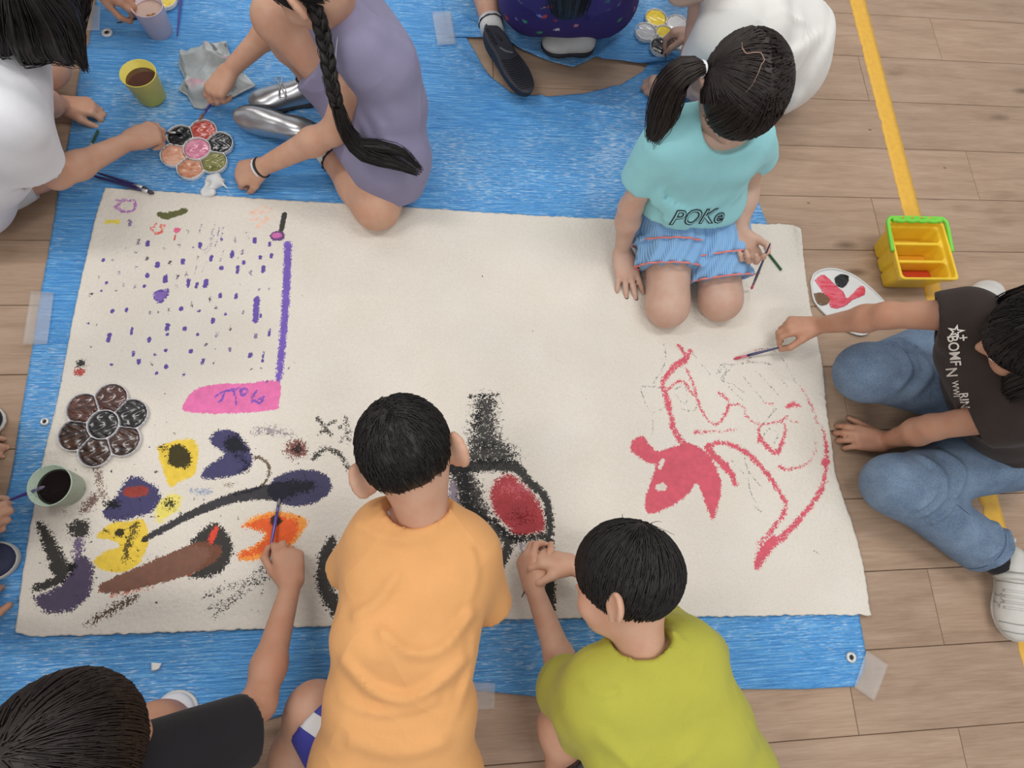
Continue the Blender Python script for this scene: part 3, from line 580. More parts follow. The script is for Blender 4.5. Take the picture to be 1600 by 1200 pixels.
# ------------------------------------------------------------------ people: building blocks
def ortho(f, u):
    """head / limb frame from a forward and an approximate up vector -> right, forward, up"""
    f = nrm(f); r = nrm(np.cross(f, u)); return r, f, np.cross(r, f)
ORI = dict(
 flat=dict(c=[(.06,.10,.10)]*4, s=(.20,.05,-.09,-.26), th=(.75,.62,.10)),
 rest=dict(c=[(.30,.45,.25),(.34,.5,.3),(.38,.5,.3),(.42,.5,.3)], s=(.12,.03,-.05,-.15), th=(.55,.75,.35)),
 curl=dict(c=[(.75,1.0,.5),(.8,1.05,.5),(.85,1.1,.5),(.9,1.1,.5)], s=(.06,.02,-.03,-.08), th=(.15,.85,.5)),
 fist=dict(c=[(1.15,1.5,.8),(1.2,1.5,.8),(1.2,1.5,.8),(1.2,1.45,.8)], s=(.03,.01,-.01,-.04), th=(.0,.75,.8)),
 pinch=dict(c=[(.62,.85,.35),(.78,1.0,.45),(1.0,1.25,.6),(1.1,1.3,.6)], s=(.04,.02,-.01,-.05), th=None),
 point=dict(c=[(.42,.55,.25),(.55,.75,.35),(.95,1.25,.6),(1.05,1.3,.6)], s=(.03,.0,-.02,-.05), th=None))
def hand(sd, W, f, n, side, pose, s=1.06):
    """child's hand from the wrist W; f towards the fingers, n out of the palm; returns the pinch point"""
    f = nrm(f); n = nrm(np.asarray(n)-f*np.dot(n, f)); t = np.cross(f, n)*(1 if side == 'R' else -1); o = ORI[pose]
    at = lambda a, b, c: W+s*(f*a+t*b+n*c)
    kn = [at(.062,.0235,0), at(.067,.0080,-.002), at(.064,-.0075,-.001), at(.057,-.0215,.001)]
    for i, k in enumerate(kn): sd.cone(at(.006,(.012,.005,-.004,-.012)[i],0), k, .0135*s, .0098*s, .012)
    sd.ell(at(.028,.014,.010), [f, t, n], np.array([.024,.015,.012])*s, .012); sd.ell(at(.030,-.012,.007), [f, t, n], np.array([.025,.013,.010])*s, .012)
    tips = []
    for i, k in enumerate(kn):
        L = (.056,.062,.057,.045)[i]*s; a = 0; p = k; r = (.0082,.0084,.0080,.0072)[i]*s; sp = o['s'][i]
        for j, fr in enumerate((.44,.31,.25)):
            a += o['c'][i][j]; d = nrm((f*math.cos(sp)+t*math.sin(sp))*math.cos(a)+n*math.sin(a)); q = p+d*L*fr
            r2 = r*(.94 if j == 0 else .93 if j == 1 else .86); sd.cone(p, q, r, r2, .0035); p, r = q, r2
        tips.append(p)
    b0 = at(.014,.016,.006); m = at(.036,.033,.014)
    if o['th'] is None:
        tgt = tips[0]+t*.011*s-f*.002*s+n*.004*s; mid = (m+tgt)/2+t*.010*s+f*.004*s
    else:
        d = nrm(t*o['th'][0]+f*o['th'][1]+n*o['th'][2]); mid = m+d*.025*s; tgt = mid+nrm(d+f*.25)*.021*s
    sd.cone(b0, m, .0125*s, .0100*s, .010); sd.cone(m, mid, .0095*s, .0085*s, .004); sd.cone(mid, tgt, .0085*s, .0068*s, .003)
    return (tips[0]+tgt)/2
def arm(S, E, W, f, n, side, pose, h=.0038, rs=1.0, hs=1.06):
    sd = SDF(h); S, E, W = map(np.asarray, (S, E, W)); m = E+(W-E)*.28
    sd.cone(S+(E-S)*.32, E, .034*rs, .0285*rs, .02); sd.cone(E, m, .0285*rs, .031*rs, .02); sd.cone(m, W, .031*rs, .0205*rs, .02)
    G = hand(sd, W, f, n, side, pose, hs); return sd.mesh(), G
def leg(sd, Hp, K, A, rs=1.0):
    Hp, K, A = map(np.asarray, (Hp, K, A)); sd.cone(Hp, K, .070*rs, .047*rs, .03); sd.ell(K, np.eye(3), [.049*rs]*3, .03)
    m = K+(A-K)*.35; sd.cone(K, m, .045*rs, .045*rs, .03); sd.cone(m, A, .045*rs, .029*rs, .03); return sd
HC, HR = V3(0, -.005, .018), V3(.073, .088, .080)
def head(C0, fr, s=1.0, neck=None, h=.0048, nr=.044, es=1.0):
    R, F, U = fr; L = lambda x, y, z: C0+s*(R*x+F*y+U*z); ax = [R, F, U]; sd = SDF(h)
    sd.ell(L(*HC), ax, HR*s, .02); sd.ell(L(0,.022,-.032), ax, V3(.060,.062,.072)*s, .03); sd.ell(L(0,.050,-.080), ax, V3(.033,.030,.026)*s, .03)
    for q in (-1, 1):
        sd.ell(L(q*.034,.060,-.045), ax, V3(.026,.022,.026)*s, .02)                       # cheek
        sd.ell(L(q*.030,.094,-.008), ax, V3(.016,.012,.009)*s, .012, 's')                 # eye socket
        sd.ell(L(q*.029,.076,-.008), ax, V3(.013,.012,.011)*s, .004)                      # eyeball under lid
        er = nrm(R*q*.80+F*.60)                                                     # ear: a dished shell
        e_up = nrm(U-er*np.dot(U, er)); e_f = np.cross(er, e_up); Ec = L(q*(.086-.024*(1-es)),-.016,-.018)
        sd.ell(Ec, [np.cross(e_up, er), e_up, nrm(np.cross(np.cross(e_up, er), e_up))], V3(.022*es,.034*es,.0080)*s, .006)
        a0 = np.cross(e_up, er); a0 = a0 if np.dot(a0, F) > 0 else -a0; rim = [Ec+s*es*(a0*.0185*math.cos(t_)+e_up*.0300*math.sin(t_))+er*.0045*s for t_ in np.linspace(-.2, 4.4, 12)]; sd.chain(rim, [.0042*s]*12, .003)
        sd.ell(L(q*.074,-.004,-.020), ax, V3(.010,.013,.024)*s, .008)
        sd.ell(L(q*.092,.002,-.013), ax, V3(.0085,.010,.020)*s, .005, 's'); sd.cone(L(q*.077,-.002,-.046), L(q*.077,-.004,-.030), .006*s, .006*s, .008)
    sd.cone(L(0,.084,.002), L(0,.097,-.030), .006*s, .0095*s, .012); sd.cone(L(-.009,.090,-.034), L(.009,.090,-.034), .007*s, None, .008)
    sd.cone(L(-.016,.080,-.060), L(.016,.080,-.060), .0065*s, None, .008); sd.cone(L(-.012,.079,-.070), L(.012,.079,-.070), .0065*s, None, .006); sd.cone(L(-.018,.090,-.0652), L(.018,.090,-.0652), .0022*s, None, .004, 's')
    if neck is not None: sd.cone(L(0,-.022,-.045), neck, nr*s, (nr+.004)*s, .03)
    return sd.mesh()
def eyes(parent, C0, fr, s=1.0):
    R, F, U = fr
    for q in (-1, 1):
        c = C0+s*(R*q*.029+F*.0775-U*.008)
        sd = SDF(.0022); sd.ell(c, [R, F, U], V3(.0125,.0118,.0050)*s, .002); e = build('eye', *sd.mesh(), simple('eye_white', (226, 220, 214), .2, .02) if 'eye_white' not in bpy.data.materials else bpy.data.materials['eye_white'], parent)
        sd = SDF(.0022); sd.ell(c+F*.0068*s, [R, F, U], V3(.0058,.0058,.0046)*s, .002); b = build('iris', *sd.mesh(), DARK, e)
def strands(Pn, r, out=None, mats=None):
    """N strands of K points -> triangular tubes"""
    N, K, _ = Pn.shape; r = np.broadcast_to(r, (N, K)); T = np.gradient(Pn, axis=1); T /= np.linalg.norm(T, axis=2, keepdims=True)+1e-9
    o = out if out is not None else np.array([.31, .52, .8])
    S = np.cross(T, o); S /= np.linalg.norm(S, axis=2, keepdims=True)+1e-9; Bn = np.cross(S, T)
    ring = np.stack([Pn+S*r[..., None]*math.cos(a)+Bn*r[..., None]*math.sin(a) for a in (1.5708, 3.665, 5.76)], 2)
    Vs = ring.reshape(-1, 3); n, k, j = np.meshgrid(np.arange(N), np.arange(K-1), np.arange(3), indexing='ij'); b = (n*K+k)*3; j2 = (j+1) % 3
    return Vs, [np.stack([b+j, b+j2, b+3+j2, b+3+j], -1).reshape(-1, 4)]
def scalp(C0, fr, s, whorl, region, n, L, off=.011, rad=.0013, seed=0, curl=.25, grav=None, fringe=0.0, K=6, lift=.004):
    """short hair lying on the skull, flowing away from the whorl"""
    n = int(n*.46); rad = rad*1.22; lift = lift*.45; r_ = np.random.default_rng(seed); R, F, U = fr; d = r_.normal(size=(n*3, 3)); d /= np.linalg.norm(d, axis=1)[:, None]; d = d[region(d)][:n]; n = len(d)
    w = nrm(whorl); Ln = L*r_.uniform(.7, 1.1, n); pts = []; of = off+r_.uniform(-.0022, .0008, n); jit = r_.normal(size=(n, 3))*curl
    for k in range(K):
        q = HC+d*(HR+of[:, None]+lift*(k/(K-1))**2); pts.append(C0+s*(q[:, :1]*R+q[:, 1:2]*F+q[:, 2:]*U))
        t = d*(d @ w)[:, None]-w+jit*.35
        if grav is not None: t = t+np.asarray(grav)
        t -= d*(t*d).sum(1)[:, None]; t /= np.linalg.norm(t, axis=1)[:, None]+1e-6; d = d+t*(Ln/(K-1)/.085)[:, None]; d /= np.linalg.norm(d, axis=1)[:, None]
    Pn = np.stack(pts, 1); out = Pn-C0; out /= np.linalg.norm(out, axis=2, keepdims=True)
    return strands(Pn, np.linspace(1, .45, K)[None]*rad, out)
def bundle(guide, rad, n, sr=.0012, seed=0, K=14, flat=1.0, jit=.0015, core=True, tip=0.0, ax=None):
    """a lock of hair along a guide curve with a radius profile"""
    K = min(K, 10) if K < 30 else K; n = int(n*.62); sr = sr*1.25; r_ = np.random.default_rng(seed); g = poly_resample(guide, K, True); rr = np.interp(np.linspace(0, 1, K), np.linspace(0, 1, len(rad)), rad)
    T, N, B = frames(g)
    if ax is not None:
        for i in range(K): N[i] = nrm(np.asarray(ax)-T[i]*np.dot(ax, T[i])); B[i] = np.cross(T[i], N[i])
    a = r_.uniform(0, 6.283, n); q = np.sqrt(r_.uniform(.25, 1, n)); jj = r_.normal(size=(n, K, 3))*jit
    Pn = g[None]+(N[None]*(np.cos(a)*q)[:, None, None]+B[None]*(np.sin(a)*q*flat)[:, None, None])*rr[None, :, None]+np.cumsum(jj, 1)*.5
    if tip: Pn = Pn+ (T[-1]*r_.uniform(-tip, tip*.3, n)[:, None])[:, None]*np.linspace(0, 1, K)[None, :, None]**3
    parts = [strands(Pn, np.linspace(1, .4, K)[None]*sr)]
    if core:
        rc = rr*.80; Vs, Fs = tube(g, rc, 14)
        if flat != 1.0:
            m = K*14; gi = np.repeat(np.arange(K), 14); dv = Vs[:m]-g[gi]; Vs[:m] = g[gi]+N[gi]*(dv*N[gi]).sum(1)[:, None]+B[gi]*(dv*B[gi]).sum(1)[:, None]*flat
        parts.append((Vs, Fs))
    return merge(parts)
def cap(C0, fr, s, off, cuts, adds=(), h=.006, seed=1):
    R, F, U = fr; L = lambda p: C0+s*(R*p[0]+F*p[1]+U*p[2]); sd = SDF(h); sd.ell(L(HC), [R, F, U], (HR+off)*s, .02)
    for c, r in adds: sd.ell(L(c), [R, F, U], np.asarray(r)*s, .02)
    for c, r in cuts: sd.ell(L(c), [R, F, U], np.asarray(r)*s, .006, 's')
    sd.disp.append(lambda X, Y, Z: .0012*waves(X, Y, Z, seed, 160, 5))
    return sd.mesh()
def torso(sd, sl, infl=0.0, k=.03):
    """sl: slices (centre, right vector, half width, depth radius)"""
    for i, (c, r, w, d) in enumerate(sl):
        c = np.asarray(c); r = nrm(r); a, b = c-r*w, c+r*w; sd.cone(a, b, d+infl, None, k)
        if i:
            sd.cone(pa, a, pd+infl, d+infl, k); sd.cone(pb, b, pd+infl, d+infl, k); sd.cone(pc, c, pd+infl, d+infl, k)
        pa, pb, pc, pd = a, b, c, d
def sleeve(sd, S, E, frac, r0, r1, hollow=True):
    S = np.asarray(S); E = np.asarray(E); e = S+(E-S)*frac; d = nrm(E-S); sd.cone(S, e, r0, r1, .03, flat=True)
    if hollow: sd.cone(e-d*.022, e+d*.02, r1-.0115, r1-.0105, .002, 's')
def wrinkle(seed, sc, amp, stretch=(1, 1, 1)):
    def f(X, Y, Z):
        w = waves(X*stretch[0], Y*stretch[1], Z*stretch[2], seed, sc, 6); return -amp*(1-np.abs(w)*1.2)
    return f
def ridge(pts, w, amp):
    """a soft fold that follows a line of 3-D points"""
    pts = spline(np.asarray(pts, float), 5)
    def f(X, Y, Z):
        D = np.full(X.shape, 9., np.float32)
        for a, b in zip(pts[:-1], pts[1:]):
            ab = b-a; L = ab @ ab+1e-12; t = np.clip(((X-a[0])*ab[0]+(Y-a[1])*ab[1]+(Z-a[2])*ab[2])/L, 0, 1)
            D = np.minimum(D, (X-a[0]-t*ab[0])**2+(Y-a[1]-t*ab[1])**2+((Z-a[2]-t*ab[2])*.22)**2)
        q = D/(w*w*1.2); return -amp*2.6*(1-.7*q)*np.exp(-q*.9)
    return f
def ringtube(c, nrm_, r, rt, n=40, squash=1.0, ax=None, wob=None):
    nn = nrm(nrm_); a = nrm(np.cross(nn, ax if ax is not None else (V3(0,0,1) if abs(nn[2]) < .9 else V3(1,0,0)))); b = np.cross(nn, a)
    t = np.linspace(0, 2*math.pi, n+1); w = 0 if wob is None else wob(t)
    pts = np.asarray(c)+np.outer(np.cos(t)*(r+w), a)+np.outer(np.sin(t)*(r+w)*squash, b); return tube(pts, rt, 8, False)
def shoe(parent, heel, toe, up, upper, sole, s=1.0, name='shoe', w=.036, hgt=.055, h=.004, sole_t=.011, label=None):
    """heel, toe: ends of the sole on the ground side; up: away from the sole"""
    heel = np.asarray(heel, float); toe = np.asarray(toe, float); f = nrm(toe-heel); up = nrm(np.asarray(up)-f*np.dot(up, f)); r = np.cross(f, up); L = np.linalg.norm(toe-heel)
    at = lambda a, b, c: heel+f*a*L+r*b+up*c
    sd = SDF(h)
    sd.ell(at(.72,0,.018), [f, r, up], [L*.29, w*1.02, .024*s], .02); sd.ell(at(.22,0,.028), [f, r, up], [L*.24, w*.82, hgt*.75], .02); sd.ell(at(.47,0,.024), [f, r, up], [L*.30, w*.86, hgt*.58], .02)
    sd.plane(at(.5,0,sole_t*.6), -up); o = build(name, *sd.mesh(), upper, parent)
    sd = SDF(h); sd.ell(at(.70,0,sole_t*.5), [f, r, up], [L*.32, w*1.10, .05], .01); sd.ell(at(.25,0,sole_t*.5), [f, r, up], [L*.27, w*.92, .05], .01); sd.cone(at(.25,0,sole_t*.5), at(.7,0,sole_t*.5), w*.85, w*1.0, .01)
    sd.plane(at(.5,0,sole_t), up, k=.003); sd.plane(at(.5,0,0), -up, k=.003); build('sole', *sd.mesh(), sole, o)
    if label: o['label'] = label
    return o, at
def text_on(parent, target, txt, c, right, up, size, mat, name='print', off=.0015, ray=None, bold=0):
    """lettering laid on a garment"""
    cu = bpy.data.curves.new('t', 'FONT'); cu.body = txt; cu.size = 1; cu.align_x = 'CENTER'; cu.align_y = 'CENTER'; cu.offset = bold; cu.resolution_u = 3
    to = bpy.data.objects.new('t', cu); C.objects.link(to); dg = bpy.context.evaluated_depsgraph_get(); me = bpy.data.meshes.new_from_object(to.evaluated_get(dg))
    bpy.data.objects.remove(to)
    import bmesh
    bm = bmesh.new(); bm.from_mesh(me); bmesh.ops.triangulate(bm, faces=bm.faces[:])
    bmesh.ops.subdivide_edges(bm, edges=[e for e in bm.edges if e.calc_length() > .12], cuts=2); bmesh.ops.triangulate(bm, faces=bm.faces[:])
    right = nrm(right); up = nrm(np.asarray(up)-right*np.dot(up, right)); n = np.cross(right, up) if ray is None else nrm(ray); tm = target.data; tb = BASE[target.name]
    bvh = BVHTree.FromPolygons([tuple(v.co) for v in tm.vertices], [tuple(p.vertices) for p in tm.polygons])
    out = []
    for v in bm.verts:
        p = np.asarray(c)+right*v.co.x*size+up*v.co.y*size; hit = bvh.ray_cast(Vector(p+n*.15-tb), Vector(-n), .4)
        out.append(np.array(hit[0])+tb+n*off if hit[0] is not None else p)
    fs = [[v.index for v in f.verts] for f in bm.faces]; bm.free()
    return build(name, out, fs, mat, parent)
def drape(target, pts, dirn, off=.001):
    tm = target.data; tb = BASE[target.name]; bvh = BVHTree.FromPolygons([tuple(v.co) for v in tm.vertices], [tuple(q.vertices) for q in tm.polygons]); dn = nrm(dirn); out = []
    for q in pts:
        hit = bvh.ray_cast(Vector(np.asarray(q)+dn*.12-tb), Vector(-dn), .3); out.append(np.array(hit[0])+tb+dn*off if hit[0] is not None else np.asarray(q))
    return np.array(out)
def brush(label, a, b, hmat, tipcol, r=.0038, ferr=METAL, group='paint brushes', fl=.018):
    """a = end of the handle, b = tip of the bristles"""
    a = np.asarray(a, float); b = np.asarray(b, float); d = nrm(b-a); L = np.linalg.norm(b-a); t = thing('paint_brush', label, 'paint brush', a, group)
    q = [a, a+d*.004, a+d*L*.35, b-d*(fl*2)]; build('handle', *tube(poly_resample(q, 10), np.interp(np.linspace(0, 1, 10), [0, .05, .5, .8, 1], [r*.35, r*.6, r*.8, r*1.15, r*.95]), 10), hmat, t)
    build('ferrule', *tube([b-d*(fl*2), b-d*fl*1.5, b-d*fl], [r*.95, r, r*.9], 10), ferr, t)
    build('bristles', *tube([b-d*fl, b-d*fl*.6, b-d*fl*.2, b], [r*.9, r*1.15, r*.7, r*.15], 10), simple('bristle', tipcol, .5), t)
    return t
def lens(nm, *pts):
    if DEBUG: print('LEN', nm, ' '.join('%.2f' % np.linalg.norm(np.asarray(b)-np.asarray(a)) for a, b in zip(pts, pts[1:])))
DEBUG = False
# ------------------------------------------------------------------ people
def body(parent, parts, mat): return build('body', *merge(parts), mat, parent)
def person(label, at, rest=.004):
    t = thing('person', label, 'person', at); t['rest'] = rest; return t
def boyregion(lo=-.42, fy=.42, fz=.30):
    return lambda d: (d[:, 2] > lo-.10*np.clip(-d[:, 1], 0, 1)) & ~((d[:, 1] > fy) & (d[:, 2] < fz))

# ---- child in the orange shirt ------------------------------------------------
def orange_child():
    p = person('child in an orange T-shirt leaning over the paper, seen from behind', P(620, 1150))
    Cc = P(636, 708, .45); fr = ortho((.02, .50, -.86), (-.30, .86, .40)); neck = P(662, 812, .375); rv = V3(.96, -.24, 0)
    sl = [(P(662, 845, .35), rv, .058, .050), (P(652, 900, .335), rv, .048, .066), (P(634, 1000, .335), rv, .040, .066), (P(624, 1100, .30), rv, .046, .068), (P(620, 1210, .24), rv, .054, .080), (P(618, 1300, .20), rv, .054, .085)]
    SL, EL, WL = P(590, 845, .34), P(560, 915, .15), P(640, 860, .06); SR, ER, WR = P(735, 872, .34), P(752, 945, .15), P(700, 850, .06)
    lens('orange', SL, EL, WL); lens('orange R', SR, ER, WR)
    aL, g = arm(SL, EL, WL, (.3, .9, -.15), (0, 0, -1), 'L', 'rest'); aR, g = arm(SR, ER, WR, (-.2, .9, -.15), (0, 0, -1), 'R', 'rest')
    sd = SDF(.009); torso(sd, sl, -.006)
    leg(sd, P(590, 1260, .20), P(492, 1112, .16), P(410, 1300, .05), 1.0); leg(sd, P(650, 1270, .20), P(668, 1100, .13), P(700, 1330, .05), 1.05)
    body(p, [head(Cc, fr, 1.0, neck), aL, aR, sd.mesh()], SKIN); eyes(p, Cc, fr)
    cuts = [((0, .085, -.062), (.085, .060, .085)), ((0, .0, -.150), (.13, .14, .105)), ((.082, .004, -.035), (.020, .026, .045)), ((-.082, .004, -.035), (.020, .026, .045))]
    hr = build('hair', *merge([cap(Cc, fr, 1, .006, cuts), scalp(Cc, fr, 1, (-.05, -.35, .95), boyregion(-.30, .45, .25), 3400, .034, .007, .0011, 2, .5, lift=.005), scalp(Cc, fr, 1, (-.05, -.35, .95), lambda d: (d[:, 2] < -.22) & (d[:, 2] > -.62) & (d[:, 1] < -.05), 900, .016, .001, .0008, 3, .3, lift=.001)]), HAIR, p)
    ORG = cloth('orange_jersey', (219, 161, 103), .05)
    s = SDF(.006); torso(s, sl, .010)
    sleeve(s, SL, P(545, 892, .25), 1.0, .052, .044); sleeve(s, SR, P(762, 945, .24), 1.0, .054, .048)
    s.cone(neck+nrm(neck-Cc)*.03, neck, .047, .056, .03); ax = nrm(Cc-neck); s.plane(neck+ax*.012, ax, neck+ax*.05, .066)
    for pts, w, a in [([(600,985,.40),(640,1015,.40),(690,1010,.40),(735,960,.39)], .010, .006), ([(545,1030,.37),(585,1075,.38),(640,1090,.38),(690,1060,.38),(730,1020,.36)], .011, .008), ([(530,1080,.33),(580,1105,.36),(640,1105,.37),(680,1090,.37)], .009, .006), ([(560,960,.40),(590,940,.41),(620,900,.41)], .012, .004), ([(720,1080,.33),(735,1030,.34),(738,990,.35)], .008, .006), ([(560,1150,.33),(620,1165,.34),(690,1150,.34)], .014, .005), ([(735,860,.40),(742,900,.38),(728,950,.37)], .008, .005), ([(700,1130,.33),(722,1080,.34),(730,1050,.34)], .009, .006), ([(560,820,.39),(600,840,.41),(640,845,.41)], .010, .003)]:
        s.disp.append(ridge([P(*q) for q in pts], w, a))
    s.disp.append(wrinkle(5, 13, .0045, (.8, 1.5, 1)))
    sh = build('shirt', *s.mesh(), ORG, p); build('collar', *ringtube(neck+ax*.010, ax, .054, .0055, 40, .92), ORG, sh)
    tg = P(605, 800, .385); build('label_tag', *[v for v in tube([tg, tg+V3(.010, -.014, .002)], [.005, .005], 4)], cloth('grey_tag', (196, 198, 200)), sh)
    st = SDF(.006); st.cone(P(605, 1250, .19), P(500, 1112, .165), .088, .066, .03, flat=True); st.cone(P(650, 1270, .19), P(660, 1140, .15), .088, .074, .03, flat=True); torso(st, sl[4:], .004)
    m, nt, b = newmat('blue_white_shorts'); v = coords(nt); sx = nd(nt, 'ShaderNodeSeparateXYZ'); nt.links.new(v, sx.inputs[0])
    tt = math_(nt, 'ADD', math_(nt, 'MULTIPLY', sx.outputs[1], 1.0), math_(nt, 'MULTIPLY', sx.outputs[0], .55)); c = ramp(nt, math_(nt, 'ADD', math_(nt, 'MULTIPLY', tt, 4.0), .5), [(0, lin((62, 62, 150))), (SHORT_A, lin((214, 214, 214))), (SHORT_B, lin((62, 62, 150)))], 'CONSTANT')
    nt.links.new(c, b.inputs['Base Color']); b.inputs['Roughness'].default_value = .7; st.disp.append(wrinkle(8, 40, .002)); build('shorts', *st.mesh(), m, p)
    return p
SHORT_A, SHORT_B = .455, .60

# ---- child in the lime shirt ----------------------------------------------------
def lime_child():
    p = person('child in a lime green T-shirt kneeling at the lower edge of the paper', P(1040, 1150))
    Cc = P(980, 905, .43); fr = ortho((-.74, .18, -.58), (.02, .92, .38)); neck = P(1000, 1018, .375); rv = V3(.95, .28, .10)
    sl = [(P(1000, 1050, .355), rv, .068, .050), (P(1010, 1085, .335), rv, .068, .064), (P(1040, 1150, .31), rv, .066, .070), (P(1075, 1230, .26), rv, .066, .078), (P(1100, 1300, .22), rv, .070, .085)]
    SL, EL, WL = P(925, 1095, .33), P(893, 1080, .145), P(834, 918, .095); SR, ER, WR = P(1072, 1022, .355), P(1015, 945, .17), P(893, 882, .105)
    lens('limeL', SL, EL, WL); lens('limeR', SR, ER, WR)
    fl = P(822, 872, .085)-WL; aL, gL = arm(SL, EL, WL, fl, (.75, .1, -.6), 'L', 'pinch'); aR, gR = arm(SR, ER, WR, P(850, 872, .10)-WR, (-.1, -.75, -.6), 'R', 'pinch')
    sd = SDF(.009); torso(sd, sl, -.006); leg(sd, P(1000, 1290, .17), P(884, 1135, .16), P(905, 1330, .05), 1.0); leg(sd, P(1120, 1300, .17), P(1130, 1180, .12), P(1150, 1350, .05), 1.0)
    body(p, [head(Cc, fr, .94, neck, .0038, .042, .78), aL, aR, sd.mesh()], SKIN); eyes(p, Cc, fr, .94)
    cuts = [((0, .098, -.062), (.082, .062, .090)), ((0, .01, -.160), (.13, .13, .105)), ((.084, .012, -.045), (.018, .022, .050)), ((-.084, .012, -.045), (.018, .022, .050))]
    build('hair', *merge([cap(Cc, fr, .94, .010, cuts), scalp(Cc, fr, .94, (.1, -.25, .97), boyregion(-.25, .50, .25), 3200, .085, .012, .0013, 4, .22, lift=.004), scalp(Cc, fr, .94, (.1, -.25, .97), lambda d: (d[:, 1] > .2) & (d[:, 2] > .2), 400, .09, .012, .0013, 5, .2, lift=.004), scalp(Cc, fr, .94, (.1, -.25, .97), lambda d: (d[:, 2] > .90), 40, .05, .020, .0006, 6, 1.2, lift=.02)]), HAIR, p)
    LIM = cloth('lime_jersey', (173, 170, 68), .05)
    s = SDF(.006); torso(s, sl, .012); sleeve(s, SL, P(884, 1075, .19), 1.0, .058, .060); s.cone(P(905, 1120, .29), P(905, 1150, .23), .045, .04, .03)
    sleeve(s, SR, P(1095, 1020, .22), 1.0, .058, .055); sleeve(s, SR, ER, .62, .052, .050); ax = nrm(Cc-neck+V3(.02, -.02, 0)); s.cone(neck-ax*.03, neck, .047, .054, .03); s.plane(neck+ax*.010, ax, neck+ax*.05, .058)
    for pts, w, a in [([(905,1065,.36),(930,1080,.38),(960,1075,.40)], .008, .005), ([(920,1130,.34),(950,1160,.36),(980,1190,.36)], .012, .005), ([(1045,985,.40),(1058,1000,.40),(1070,1020,.38)], .007, .006), ([(1090,1120,.35),(1060,1170,.37),(1020,1200,.37)], .014, .004), ([(1120,1060,.32),(1135,1120,.30),(1150,1160,.28)], .012, .006), ([(905,1150,.28),(935,1165,.32),(960,1200,.34)], .009, .006)]:
        s.disp.append(ridge([P(*q) for q in pts], w, a))
    s.disp.append(wrinkle(15, 12, .005, (1, 1, 1)))
    sh = build('shirt', *s.mesh(), LIM, p); build('collar', *ringtube(neck+ax*.008, ax, .053, .0055, 40, .92), LIM, sh)
    m, nt, b = newmat('checker_shorts'); ck = nd(nt, 'ShaderNodeTexChecker', i_Scale=75.0); ck.inputs[1].default_value = (*lin((24, 24, 28)), 1); ck.inputs[2].default_value = (*lin((52, 52, 62)), 1); nt.links.new(coords(nt), ck.inputs[0]); nt.links.new(ck.outputs[0], b.inputs['Base Color'])
    st = SDF(.006); st.cone(P(1000, 1290, .17), P(905, 1168, .165), .085, .070, .03, flat=True); torso(st, sl[3:], .004); build('shorts', *st.mesh(), m, p)
    a = (gL+gR)/2; d = nrm(gR-gL+V3(0, 0, .001)); brush('short dark brush pinched between the hands of the child in lime', gR+d*.035, gL-d*.03, simple('dark_stick', (58, 40, 38), .5), (60, 44, 40), .003, fl=.008)
    return p

